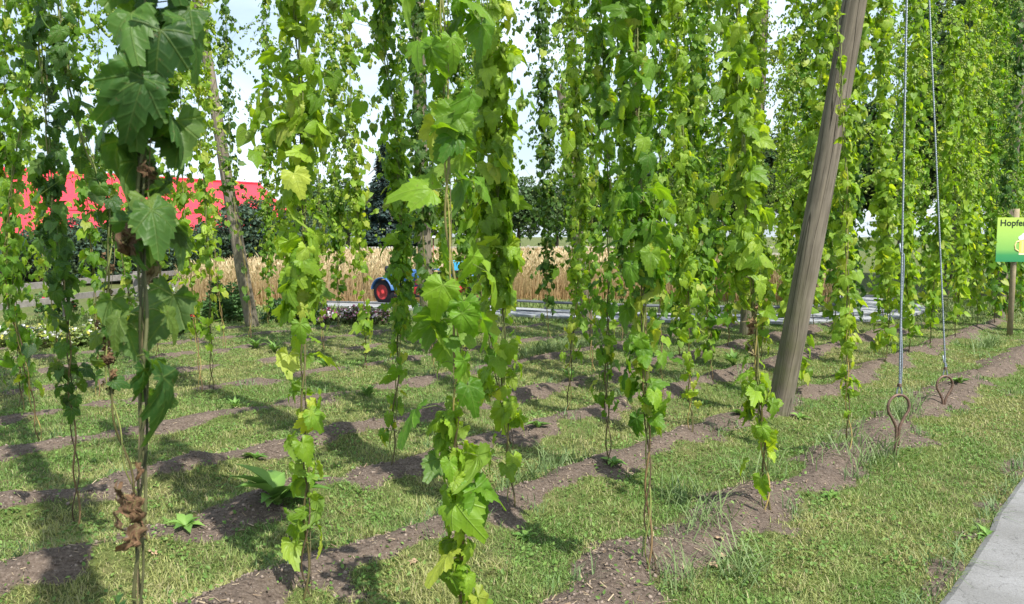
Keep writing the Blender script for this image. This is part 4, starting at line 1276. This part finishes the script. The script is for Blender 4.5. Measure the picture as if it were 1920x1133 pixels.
# ------------------------------------------------------------------ toy ride track with guard rails
T_ = nrm(np.gradient(C, axis=0)); N_ = np.stack([-T_[:, 1], T_[:, 0]], 1)
m = MB(); hw = .68; n = len(C)
v = []
for c_, nn in zip(C, N_):
    for o_, z_ in ((-hw, .0), (-hw, .045), (hw, .045), (hw, .0)):
        q = c_ + nn * o_; v.append((q[0], q[1], z_ + .01))
f = []
for a in range(n - 1):
    for b_ in range(3):
        q = a * 4 + b_; f += [[q, q + 4, q + 5], [q, q + 5, q + 1]]
m.raw(v, f, (.30, .31, .325))
tag(m.build('track', M_PLAIN, smooth=False), kind='structure')
for side, lab in ((hw - .06, 'low dark steel guard rail along the far edge of the ride track'), (-.32, 'low dark guide rail down the middle of the ride track')):
    q = np.hstack([C + N_ * side, np.full((n, 1), .20 if side > 0 else .10)])
    m = MB()
    S = resample(q, .15)
    m.tube(S, .028 if side > 0 else .02, (.10, .11, .12), 4)
    root = m.build('guard_rail', M_GEN, smooth=False)
    tag(root, lab, 'rail')
    if side > 0:
        for p_ in S[::8]:
            b = MB(); b.box((p_[0], p_[1], .11), (.04, .04, .17), (.10, .11, .12)); b.build('post', M_GEN, root, smooth=False)

# ------------------------------------------------------------------ toy tractor
tr = gnd(790, 574); tr[1] = 17.7; tr[0] = (795 - 960) / FPX * 17.7
root = empty('toy_tractor', (tr[0], tr[1], .05), R(-34))
tag(root, 'blue and red toy ride tractor with red rimmed wheels behind the hop vines', 'toy tractor')
BLUE, RED, DRED, BLK = (.035, .12, .32), (.36, .028, .03), (.17, .014, .03), (.012, .013, .018)


def wheel(x_, y_, r_, w_):
    tyre = MB(); tyre.lathe((x_, y_, r_), [(r_ * .62, -w_ / 2), (r_ * .92, -w_ / 2), (r_, -w_ * .3), (r_, w_ * .3), (r_ * .92, w_ / 2), (r_ * .62, w_ / 2), (r_ * .62, -w_ / 2)], (0, 1, 0), BLK, 28)
    w = MB(); t_o = tyre.build('wheel', M_PLAIN, root)
    w.lathe((x_, y_, r_), [(.0, -w_ * .35), (r_ * .2, -w_ * .42), (r_ * .25, -w_ * .2), (r_ * .55, -w_ * .25), (r_ * .62, -w_ * .48), (r_ * .62, w_ * .48), (.0, w_ * .3)], (0, 1, 0), RED, 28)
    w.build('rim', M_GEN, t_o)


for s_ in (-1, 1):
    wheel(-.85, s_ * .38, .27, .14); wheel(.72, s_ * .42, .38, .18)
def rbox(m, c, size, colr, bev=.03):
    x, y, z = np.array(size) / 2
    v = []
    for zz, k in ((-z, 1), (z - bev, 1), (z, 0)):
        for sx, sy in ((-1, -1), (1, -1), (1, 1), (-1, 1)):
            v.append((sx * (x - (0 if k else bev)), sy * (y - (0 if k else bev)), zz))
    f = []
    for a in range(2):
        for b_ in range(4):
            p, q = a * 4 + b_, a * 4 + (b_ + 1) % 4
            f += [[p, q, q + 4], [p, q + 4, p + 4]]
    f += [[8, 9, 10], [8, 10, 11], [2, 1, 0], [3, 2, 0]]
    m.raw(np.array(v) + np.array(c), f, colr)


m = MB(); rbox(m, (-.1, 0, .32), (1.7, .34, .16), RED); m.build('chassis', M_GEN, root, smooth=False)
m = MB(); rbox(m, (-.55, 0, .58), (.75, .42, .38), BLUE, .08); m.build('hood', M_GEN, root, smooth=False)
m = MB(); m.box((-.935, 0, .56), (.02, .30, .26), (.5, .5, .5))
for k in range(5): m.box((-.95, 0, .46 + k * .05), (.012, .28, .012), BLK)
m.build('grille', M_GEN, root, smooth=False)
for s_ in (-1, 1):
    m = MB(); m.lathe((-.80, s_ * .30, .78), [(0, -.09), (.05, -.08), (.075, -.02), (.078, .03), (0, .035)], (-1, 0, 0), BLK, 18); m.tube([(-.80, s_ * .30, .70), (-.72, s_ * .22, .62)], .018, BLUE, 6); m.build('headlight', M_GEN, root)
    for (fx, fr) in ((-.85, .31), (.72, .43)):
        m = MB(); a = np.linspace(R(10), R(170), 14)
        yc = s_ * (.38 if fx < 0 else .42); w_ = .10
        v = [(fx + fr * math.cos(t_), yc + o_, (.27 if fx < 0 else .38) + fr * math.sin(t_) + d_) for t_ in a for (o_, d_) in ((-w_, 0), (w_, 0), (w_, .02), (-w_, .02))]
        f = []
        for i_ in range(13):
            for b_ in range(4):
                p, q = i_ * 4 + b_, i_ * 4 + (b_ + 1) % 4
                f += [[p, q, q + 4], [p, q + 4, p + 4]]
        m.raw(v, f, BLUE); m.build('mudguard', M_GEN, root)
m = MB(); rbox(m, (.25, 0, .52), (.42, .72, .12), DRED, .03); m.build('seat', M_GEN, root, smooth=False)
m = MB(); rbox(m, (.42, 0, .80), (.08, .72, .42), (.52, .40, .27), .03); m.build('backrest', M_GEN, root, smooth=False)
m = MB(); a = np.linspace(0, 2 * math.pi, 25); m.tube([(-.10 + .05 * math.sin(t_), .15 * math.cos(t_), .88 + .13 * math.sin(t_)) for t_ in a], .012, BLK, 6); m.tube([(-.24, 0, .66), (-.10, 0, .88)], .015, BLK, 6); m.build('steering_wheel', M_GEN, root)
m = MB(); m.tube([(.52, -.3, .4), (.52, -.3, 1.48)], .016, (.25, .09, .06), 8); m.lathe((.52, -.3, 1.48), [(0, .04), (.10, .03), (.13, 0), (0, -.01)], (0, 0, 1), (.8, .8, .82), 16); m.build('lamp_post', M_GEN, root)
m = MB(); rbox(m, (.90, 0, .90), (.20, .4, .22), (.05, .35, .62), .06); m.build('tool_box', M_GEN, root, smooth=False)

# ------------------------------------------------------------------ wheat
def wheat():
    n = 60000
    x = rng.uniform(WX0, WX1, n)
    d = rng.uniform(0, 1, n) ** 1.6 * (WY1 - 18)
    y = wheat_front(x) + d * rng.uniform(.9, 1, n)
    hgt = (.95 + .08 * n_mid(x, y)) * rng.uniform(.66, 1.12, n)
    a = rng.uniform(0, 6.28, n); ln = rng.uniform(.02, .34, n)
    w = .0055 * (.6 + .035 * y)
    s_ = np.stack([np.cos(a * 3), np.sin(a * 3) * .3, 0 * a], 1) * w[:, None]
    base = np.stack([x, y, 0 * x], 1)
    d3 = np.stack([np.cos(a) * ln, np.sin(a) * ln, np.ones(n)], 1)
    neck = base + d3 * (hgt * .86)[:, None]
    tip = base + d3 * hgt[:, None] + np.stack([np.cos(a) * .05, np.sin(a) * .05, 0 * a - .02], 1)
    midh = (neck + tip) / 2
    v = np.stack([base - s_, base + s_, neck + s_ * .6, neck - s_ * .6, midh + s_ * 2.4, midh - s_ * 2.4, tip], 1).reshape(-1, 3)
    f = np.array([[0, 1, 2], [0, 2, 3], [3, 2, 4], [3, 4, 5], [5, 4, 6]])[None] + (np.arange(n) * 7)[:, None, None]
    c = lerp((.42, .30, .17), (.66, .54, .35), rng.uniform(0, 1, n))
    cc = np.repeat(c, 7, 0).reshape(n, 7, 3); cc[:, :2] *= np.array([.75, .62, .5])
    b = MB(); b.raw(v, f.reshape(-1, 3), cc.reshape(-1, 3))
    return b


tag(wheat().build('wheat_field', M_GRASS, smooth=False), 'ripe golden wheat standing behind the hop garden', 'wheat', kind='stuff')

# rough green strip between track and wheat, and tufts at the garden's far end
x = rng.uniform(-9, 12, 26000); y = rng.uniform(14.2, 19.2, 26000)
g = blades(0, 0, 0, .05, .13, .004, lambda x, y, m, n: lerp((.08, .16, .035), (.22, .27, .09), rng.uniform(0, 1, n)),
           lambda x, y, m: np.min(np.hypot(x[:, None] - C[None, ::6, 0], y[:, None] - C[None, ::6, 1]), 1) > 1.0, pts=(x, y), lean=.8)
tag(g.build('verge_grass', M_GRASS, smooth=False), 'rough green grass strip beside the ride track', 'grass', kind='stuff')

# ------------------------------------------------------------------ flower beds and leafy plants
def flower_bed(name, px0, px1, py, depth, hgt, cols_, nf, label, leafc=((.03, .09, .025), (.09, .19, .05)), fs=.028, nleaf=2600, toponly=True):
    a, b_ = gnd(px0, py), gnd(px1, py)
    root = empty(name, ((a[0] + b_[0]) / 2, (a[1] + b_[1]) / 2, 0)); ctr = np.array([(a[0] + b_[0]) / 2, (a[1] + b_[1]) / 2, 0])
    tag(root, label, 'flower bed' if 'flower' in name else 'plant')
    def pts_(n):
        t = rng.uniform(0, 1, n)
        x = a[0] + (b_[0] - a[0]) * t; y = a[1] + (b_[1] - a[1]) * t + rng.uniform(0, depth, n)
        top = hgt * (.75 + .25 * n_small(x, y)) * (.55 + .45 * np.sin(np.pi * np.clip((y - (a[1] + b_[1]) / 2) / depth, .08, .92)))
        top = top * np.clip(np.minimum(t, 1 - t) * 9 + .35, 0, 1)
        return x, y, top
    x, y, top = pts_(nleaf)
    z = top * rng.uniform(.05, 1, nleaf) ** .6
    m = MB()
    Mx = frames(rng.uniform(0, 6.28, nleaf), rng.uniform(-.5, 1.1, nleaf), rng.normal(0, .6, nleaf)) * rng.uniform(.035, .085, nleaf)[:, None, None]
    m.inst(WV, WF, Mx, np.stack([x, y, z], 1) - ctr, lerp(leafc[0], leafc[1], rng.uniform(0, 1, nleaf)))
    m.build('leaves', M_TREE, root, smooth=False)
    if nf:
        m = MB()
        x, y, top = pts_(nf)
        z = top * rng.uniform(.85, 1.1, nf)
        k = 6
        ang = np.linspace(0, 2 * math.pi, k, endpoint=False)
        FV = np.vstack([[[0, 0, .1]], np.stack([np.cos(ang), np.sin(ang), .35 + 0 * ang], 1), np.stack([.6 * np.cos(ang + .5), .6 * np.sin(ang + .5), 0.1 + 0 * ang], 1)])
        FF = np.array([[0, 7 + (i_ - 1) % k, 1 + i_] for i_ in range(k)] + [[0, 1 + i_, 7 + i_] for i_ in range(k)])
        Mx = frames(rng.uniform(0, 6.28, nf), rng.normal(-.5, .5, nf), rng.normal(0, .5, nf)) * rng.uniform(.6, 1.2, nf)[:, None, None] * fs
        cc = np.array([cols_[i_] for i_ in rng.integers(0, len(cols_), nf)]) * rng.uniform(.8, 1.1, (nf, 1))
        m.inst(FV, FF, Mx, np.stack([x, y, z], 1) - ctr, cc)
        m.build('blossoms', M_PETAL, root, smooth=False)
    return root


flower_bed('flower_bed', 262, 345, 628, .7, .42, [(.75, .03, .02), (.80, .08, .02), (.6, .02, .06)], 420, 'bed of bright red flowers behind the nearest vine')
flower_bed('flower_bed', -60, 130, 655, .8, .32, [(.75, .75, .72), (.65, .60, .12), (.8, .8, .78)], 700, 'bed of white and yellow flowers at the left edge', leafc=((.08, .14, .03), (.25, .30, .07)))
flower_bed('flower_bed', 130, 225, 652, .7, .34, [(.8, .8, .78), (.8, .8, .8), (.6, .55, .10)], 330, 'bed of mostly white flowers left of the red ones', leafc=((.08, .14, .03), (.22, .28, .07)))
flower_bed('flower_bed', 590, 722, 612, .9, .34, [(.65, .25, .42), (.80, .65, .75), (.40, .05, .18), (.8, .75, .8)], 560, 'bed of pink and white flowers beside the toy tractor wheel', leafc=((.06, .05, .03), (.09, .14, .04)))
flower_bed('flower_bed', 60, 120, 600, .6, .72, [(.55, .03, .08), (.7, .06, .1)], 26, 'tall dark red flowers behind the white and yellow bed', fs=.05, nleaf=1500)
flower_bed('leafy_shrub', 375, 452, 606, .9, .80, [], 0, 'dark green leafy shrub behind the foot of the far left pole', nleaf=3800)
flower_bed('leafy_shrub', 490, 600, 606, .9, .50, [(.7, .72, .7)], 60, 'low green shrub right of the far left pole', nleaf=3600, fs=.02)
flower_bed('leafy_shrub', 230, 330, 605, 1.0, .65, [(.7, .72, .66), (.6, .65, .5)], 500, 'pale flowering meadow plants behind the red flowers', nleaf=2600, fs=.016, leafc=((.10, .15, .06), (.28, .28, .14)))

# broad leaved weeds as single plants
def rosette(n, size, seed, upright=.5, wfac=.30, colr=((.09, .20, .035), (.19, .33, .07))):
    r = np.random.default_rng(seed)
    k = 9
    t = np.linspace(0, 1, k)
    w = np.sin(np.pi * np.clip(t * .92 + .06, 0, 1)) ** .8 * wfac * .5 * (1 + .22 * np.cos(t * 40))
    v, f = [], []
    for i_ in range(k):
        z_ = .0 + .35 * t[i_] - .55 * t[i_] ** 2
        v += [[-w[i_], t[i_], z_ + w[i_] * .5], [0, t[i_], z_], [w[i_], t[i_], z_ + w[i_] * .5]]
    for i_ in range(k - 1):
        for j in range(2):
            a = i_ * 3 + j; f += [[a, a + 1, a + 4], [a, a + 4, a + 3]]
    v, f = np.array(v), np.array(f)
    u = np.stack([v[:, 0] * 2, v[:, 1], 0 * v[:, 0]], 1)
    m = MB()
    az = np.linspace(0, 6.28 * (1 + 1 / n), n) + r.normal(0, .3, n)
    m.inst(v, f, frames(az, r.uniform(upright - .35, upright + .35, n), r.normal(0, .2, n)) * (size * r.uniform(.6, 1.1, n))[:, None, None],
           np.stack([r.normal(0, .01, n), r.normal(0, .01, n), 0 * az], 1), lerp(colr[0], colr[1], r.uniform(0, 1, n)))
    return m


RS = [rosette(16, .26, 1, .7, .34), rosette(13, .17, 2, .45, .26), rosette(11, .13, 3, .35, .36), rosette(20, .22, 4, .9, .2)]
RO = [None] * 4
for (px, py, k, s_, lab) in [
        (520, 958, 0, 1.7, 'largest broad leaved dock plant, left of the light green vine foot'),
        (442, 770, 3, .75, 'dark upright weed on the ridge behind the nearest vine'),
        (480, 655, 3, 1.1, 'left one of two leafy weeds near the foot of the far left pole'),
        (515, 662, 3, 1.2, 'right one of two leafy weeds near the foot of the far left pole'),
        (480, 868, 1, .9, 'dandelion on the ridge between the nearest vine and the light green vine'),
        (610, 695, 3, 1.1, 'tuft of upright weeds behind the light green vine'),
        (1070, 722, 3, 1.0, 'upright weed beside the pale vine with the slanting foot'),
        (1375, 700, 3, 1.3, 'dark green grassy plant behind the vine beside the leaning pole'),
        (1010, 820, 1, 1.0, 'weed on the mound right of the densest vine'),
        (1150, 890, 2, 1.1, 'broad weed at the foot of the slender vine'),
        (985, 1008, 2, .8, 'small weed on the bare mound of the densest vine'),
        (1395, 800, 1, 1.1, 'leafy weed at the left side of the leaning pole foot'),
        (1500, 790, 2, 1.1, 'weed cluster at the right side of the leaning pole foot'),
        (1800, 735, 1, 1.2, 'leafy weed right of the farther eye anchor'),
        (1850, 1010, 1, .8, 'dandelion at the edge of the paved path'),
        (1560, 935, 2, .8, 'flat weed on the ridge right of the yellow green vine'),
        (350, 1010, 2, 1.2, 'low spreading weed right of the nearest stem'),
        (690, 745, 3, 1.0, 'leafy weed left of the full vine, beyond the middle ridge')]:
    g_ = gnd(px, py)
    loc = (g_[0], g_[1], zg(*g_))
    if RO[k] is None:
        o = RS[k].build('weed_plant', M_GRASS); RO[k] = o; o.location = loc
    else:
        o = RO[k].copy(); col.objects.link(o); o.location = loc
    o.rotation_euler = (0, 0, px * .7); o.scale = (s_ * .72,) * 3
    tag(o, lab, 'weed', 'broad leaved weeds')

# single dry leaves on the ground
DL = None
for (px, py, lab) in [(1350, 1055, 'largest dry beige leaf on the soil at bottom right'), (1352, 1028, 'flat pale dry leaf above the largest one'), (1330, 1068, 'curled dry leaf left of the largest one'),
                      (772, 1068, 'reddish brown dry leaf on the front soil ridge'), (290, 1055, 'brown dry leaves at the foot of the rust brown vine'), (1372, 1068, 'small dry leaf right of the largest one')]:
    g_ = gnd(px, py)
    if DL is None:
        v, f, u = TPL_DRY[0]; m = MB(); m.raw(v * .06, f, (.42, .29, .20), u); DL = m.build('dry_leaf', M_DRY); o = DL
    else:
        o = DL.copy(); col.objects.link(o)
    o.location = (g_[0], g_[1], zg(*g_) + .02); o.rotation_euler = (.3, .2, px); o.scale = (1, 1, .6)
    tag(o, lab, 'dry leaf', 'dry leaves on the soil')

# ------------------------------------------------------------------ red roofed building
bl = atY(20, 430, 27.0); br = atY(492, 430, 35.0)
root = empty('barn', (bl[0], bl[1], 0))
tag(root, 'low barn with dark brown wooden walls and a big bright red roof on the left', 'barn')
bU = nrm((br - bl) * np.array([1, 1, 0])); bV = np.array([-bU[1], bU[0], 0])
Lb = np.linalg.norm((br - bl)[:2]) + 2.1; EAVE, RIDGE, DP = 1.75, 4.05, 3.6


def bp(u, v_, z_): return bU * u + bV * v_ + np.array([0, 0, z_])


m = MB()
for (a, b_) in (((0, 0), (Lb, 0)), ((Lb, 0), (Lb, DP * 2)), ((Lb, DP * 2), (0, DP * 2)), ((0, DP * 2), (0, 0))):
    n_ = int(max(abs(a[0] - b_[0]), abs(a[1] - b_[1])) / .2)
    for i_ in range(n_):
        t0, t1 = i_ / n_, (i_ + .94) / n_
        q0 = bp(a[0] + (b_[0] - a[0]) * t0, a[1] + (b_[1] - a[1]) * t0, 0); q1 = bp(a[0] + (b_[0] - a[0]) * t1, a[1] + (b_[1] - a[1]) * t1, 0)
        sh = .8 + .4 * random.random()
        m.quad(q0, q1, q1 + (0, 0, EAVE), q0 + (0, 0, EAVE), (.06 * sh, .034 * sh, .024 * sh))
m.quad(bp(0, .03, 0), bp(Lb, .03, 0), bp(Lb, .03, EAVE), bp(0, .03, EAVE), (.02, .012, .01))
for uu in (0.02, Lb - .02):
    m.raw([bp(uu, 0, EAVE), bp(uu, DP * 2, EAVE), bp(uu, DP, RIDGE - .1)], [[0, 1, 2]], (.05, .03, .02))
m.build('wall', M_WOODG, root, smooth=False)
m = MB(); ov = .45; RC = (.62, .034, .055)
for i_, (z0, z1, v0, v1) in enumerate(((EAVE - .2, EAVE + .72, -ov, DP * .30), (EAVE + .76, RIDGE, DP * .31, DP))):
    m.quad(bp(-ov, v0, z0), bp(Lb + ov, v0, z0), bp(Lb + ov, v1, z1), bp(-ov, v1, z1), RC)
    m.quad(bp(-ov, v0, z0 - .06), bp(Lb + ov, v0, z0 - .06), bp(Lb + ov, v0, z0), bp(-ov, v0, z0), (.22, .012, .02))
m.quad(bp(-ov, DP * 2 + ov, EAVE - .2), bp(-ov, DP, RIDGE), bp(Lb + ov, DP, RIDGE), bp(Lb + ov, DP * 2 + ov, EAVE - .2), RC)
m.tube([bp(-ov, DP, RIDGE + .01), bp(Lb + ov, DP, RIDGE + .01)], .07, RC, 6)
m.build('roof', mat_attr('red_roof', .45, .4, noise=.10, nscale=.8), root, smooth=False)
m = MB(); m.quad(bp(Lb * .78, -.02, 0), bp(Lb * .84, -.02, 0), bp(Lb * .84, -.02, 1.5), bp(Lb * .78, -.02, 1.5), (.03, .02, .015)); m.build('door', M_WOODG, root, smooth=False)

# ------------------------------------------------------------------ fences
def rail_fence(pts, heights, hpost, label, colr=(.40, .37, .33), step=2.4, rail=(.05, .11), name='rail_fence'):
    pts = np.array(pts, float)
    root = empty(name, (pts[0][0], pts[0][1], 0)); tag(root, label, 'fence')
    o3 = np.array([pts[0][0], pts[0][1], 0])
    P3 = resample(np.hstack([pts, np.zeros((len(pts), 1))]), step)
    for p_ in P3:
        m = MB(); m.box(p_ - o3 + (0, 0, hpost / 2), (.11, .11, hpost), np.array(colr) * random.uniform(.75, 1.1)); m.build('post', M_WOODG, root, smooth=False)
    for h_ in heights:
        m = MB()
        for a, b_ in zip(P3[:-1], P3[1:]):
            d = b_ - a; L_ = np.linalg.norm(d); an = math.atan2(d[1], d[0])
            rot = [[math.cos(an), -math.sin(an), 0], [math.sin(an), math.cos(an), 0], [0, 0, 1]]
            off = np.array([math.sin(an), -math.cos(an), 0]) * .08
            m.box((a + b_) / 2 - o3 + off + (0, 0, h_ + random.uniform(-.015, .015)), (L_ * .995, rail[0], rail[1]), np.array(colr) * random.uniform(.85, 1.15), rot)
        m.build('rail', M_WOODG, root, smooth=False)
    return root


A0 = atY(-60, 540, 12.6); A1 = atY(350, 505, 19.6); A2 = atY(500, 491, 24.5); A3 = atY(585, 478, 33)
rail_fence([A0[:2], A1[:2], A2[:2], A3[:2]], [.70, .42], .80, 'weathered grey rail fence in front of the dark shrubs on the left', (.27, .25, .23))
B0 = atY(840, 470, 39); B1 = atY(1210, 466, 41); B2 = atY(1500, 466, 42)
rail_fence([B0[:2], B1[:2], B2[:2]], [.95, .60], 1.08, 'grey ranch fence behind the wheat field in the centre', (.45, .43, .38), step=2.0)
# picket fence
a, b_ = atY(600, 480, 37.0), atY(830, 480, 40.0)
root = empty('picket_fence', (a[0], a[1], 0)); tag(root, 'pale grey picket fence behind the wheat, left of the centre', 'fence')
m = MB(); n_ = 44; d = (b_ - a) * np.array([1, 1, 0])
for i_ in range(n_):
    q = d * (i_ / n_); m.box(q + (0, 0, .52 + random.uniform(-.01, .01)), (.085, .03, 1.0), np.array((.55, .56, .52)) * random.uniform(.8, 1.1))
m.build('pickets', M_WOODG, root, smooth=False)
an = math.atan2(d[1], d[0]); rot = [[math.cos(an), -math.sin(an), 0], [math.sin(an), math.cos(an), 0], [0, 0, 1]]
for z_ in (.3, .8):
    m = MB(); m.box(d / 2 + np.array([0, .05, z_]), (np.linalg.norm(d), .04, .08), (.4, .4, .37), rot); m.build('rail', M_WOODG, root, smooth=False)
q = atY(604, 470, 35.5)
m = MB(); m.tube([(q[0], q[1], 0), (q[0], q[1], 1.75)], [.10, .09], (.13, .09, .07), 10)
tag(m.build('gate_post', M_WOODG), 'dark brown wooden post at the left end of the picket fence', 'post')

# ------------------------------------------------------------------ trees
CARD = np.array([[-.5, 0, 0], [0, -.12, .1], [.5, 0, 0], [.3, .6, -.05], [0, 1, .1], [-.3, .6, -.05]])
CARDF = np.array([[0, 1, 2], [0, 2, 3], [0, 3, 5], [5, 3, 4]])


def tree_mesh(seed, h, w, colr, n=7000, size=.22, shape='round', trunk_h=.25):
    r = np.random.default_rng(seed)
    root = empty('tree', (0, 0, 0))
    m = MB()
    zc = np.linspace(0, h * .85, 7)
    tp = np.stack([.1 * np.sin(zc * .7 + seed), .1 * np.cos(zc * .5), zc], 1)
    m.tube(tp, np.linspace(.035 * h, .008 * h, 7), (.10, .085, .07), 8)
    for _ in range(14):
        z0 = r.uniform(trunk_h, .75) * h; a = r.uniform(0, 6.28); L_ = w * r.uniform(.5, .95) * (1 - z0 / h * .5)
        q = [np.array([0, 0, z0]), np.array([math.cos(a) * L_ * .5, math.sin(a) * L_ * .5, z0 + L_ * .3]), np.array([math.cos(a) * L_, math.sin(a) * L_, z0 + L_ * (.5 if shape != 'spruce' else -.15)])]
        m.tube(q, [.010 * h, .006 * h, .002 * h], (.10, .085, .07), 5)
    m.build('trunk', M_WOODG, root)
    m = MB()
    if shape == 'spruce':
        z = (1 - np.sqrt(r.uniform(0, 1, n))) * h * .93 + h * .06
        rad = w * (1 - z / h) * (.55 + .45 * np.abs(np.sin(z * 5.5 / h * 3.2))) * np.sqrt(r.uniform(.25, 1, n))
        a = r.uniform(0, 6.28, n) ; rad *= 1 + .2 * np.sin(a * 5 + z * 3)
        P = np.stack([rad * np.cos(a), rad * np.sin(a), z - rad * .25], 1)
        Mx = frames(a, r.normal(-.35, .25, n), r.normal(0, .4, n))
    else:
        nb = 34
        bc = r.normal(0, 1, (nb, 3)); bc = nrm(bc) * r.uniform(.35, .92, (nb, 1))
        bc[:, :2] *= w; bc[:, 2] = h * (trunk_h + (1 - trunk_h) * .5) + bc[:, 2] * h * (1 - trunk_h) * .48
        br_ = r.uniform(.2, .42, nb) * w
        k = r.integers(0, nb, n)
        d = nrm(r.normal(0, 1, (n, 3))) * (r.uniform(.35, 1, (n, 1)) ** .5)
        P = bc[k] + d * br_[k][:, None] * np.array([1, 1, .8])
        P[:, 2] = np.maximum(P[:, 2], .1)
        Mx = frames(r.uniform(0, 6.28, n), r.uniform(-1.2, .8, n), r.normal(0, .9, n))
    sz = size * r.uniform(.5, 1.2, n)
    sh = (r.normal(0, 1, 40)[(np.floor((P[:, 2] / h) * 8).astype(int) * 5 + np.floor((np.arctan2(P[:, 1], P[:, 0]) + 3.15) / 1.3).astype(int)) % 40] * .12 + 1)
    c = lerp(np.array(colr) * .6, np.array(colr) * 1.5, r.uniform(0, 1, n)) * sh[:, None]
    m.inst(CARD, CARDF, Mx * sz[:, None, None], P, c)
    m.build('crown', M_TREE, root, smooth=False)
    return root


T_round = tree_mesh(1, 6.0, 2.5, (.055, .105, .035), 9000, .20)
T_tall = tree_mesh(2, 9.0, 2.6, (.035, .075, .028), 11000, .22)
T_spr = tree_mesh(3, 7.0, 1.9, (.028, .055, .048), 11000, .17, 'spruce')
T_shrub = tree_mesh(4, 2.2, 1.5, (.038, .072, .046), 8000, .10, trunk_h=.02)
protos = {'r': T_round, 't': T_tall, 's': T_spr, 'b': T_shrub}
seen = set()
TREES = [
    ('b', 60, 26.5, .80, 'dark bluish shrub at the left end in front of the barn'), ('b', 150, 25.8, .98, 'dark shrub in front of the left half of the barn'),
    ('b', 235, 26.8, .95, 'dark shrub in front of the middle of the barn'), ('b', 310, 27.5, .85, 'rounded dark shrub behind the red flowers'),
    ('b', 385, 29.0, .95, 'dark shrub beside the barn door, left of the far left pole'), ('b', 490, 30.0, 1.35, 'tall dark shrub at the right end of the barn'),
    ('b', 545, 33.0, 1.15, 'dark shrub behind the light green vine'),
    ('s', 722, 42, .98, 'tall dark blue green spruce left of the middle pole'), ('s', 765, 45, .8, 'shorter spruce right behind the tall dark one'),
    ('r', 600, 52, .85, 'round green tree behind the picket fence gate post'), ('r', 655, 56, .9, 'green tree behind the picket fence'),
    ('r', 830, 52, .88, 'broad green tree behind the toy tractor'), ('r', 890, 58, .95, 'green tree behind the densest middle vine'),
    ('r', 975, 55, .90, 'green tree behind the ranch fence, left of the narrow dark vine'), ('r', 1045, 60, .95, 'green tree beyond the ranch fence behind the narrow dark vine'),
    ('r', 1120, 54, .9, 'green tree beyond the ranch fence, behind the pale vines'), ('t', 1200, 50, .7, 'dark tree beyond the wheat, behind the bare stemmed vine'),
    ('t', 1290, 44, .75, 'dark tree behind the yellowish vine'), ('r', 1380, 40, 1.1, 'green tree behind the pole in the leaves'),
    ('t', 1480, 36, .72, 'dark tree behind the big leaning pole'), ('t', 1580, 32, .70, 'dark tree seen through the vines right of the leaning pole'),
    ('t', 1690, 30, .78, 'dark tree behind the nearer guy cable'), ('t', 1790, 27, .85, 'dark tree behind the farther guy cable'),
    ('t', 1890, 23, 1.1, 'tall dark tree at the right edge above the green sign'), ('t', 1985, 21, 1.15, 'dark tree cut by the right edge of the photo')]
for (k, px, Y_, s_, lab) in TREES:
    p_ = (float((px - 960) / FPX * Y_), float(Y_), 0)
    if k in seen: o = copy_thing(protos[k], p_, px * .37, (s_,) * 3)
    else:
        o = protos[k]; seen.add(k); o.location = p_; o.scale = (s_,) * 3
    if k == 'b': o.name = 'shrub'
    elif k == 's': o.name = 'spruce_tree'
    tag(o, lab, {'b': 'shrub', 's': 'spruce', 'r': 'tree', 't': 'tree'}[k], {'b': 'dark shrubs by the barn', 's': 'spruces', 'r': 'trees beyond the wheat', 't': 'tall dark trees'}[k])
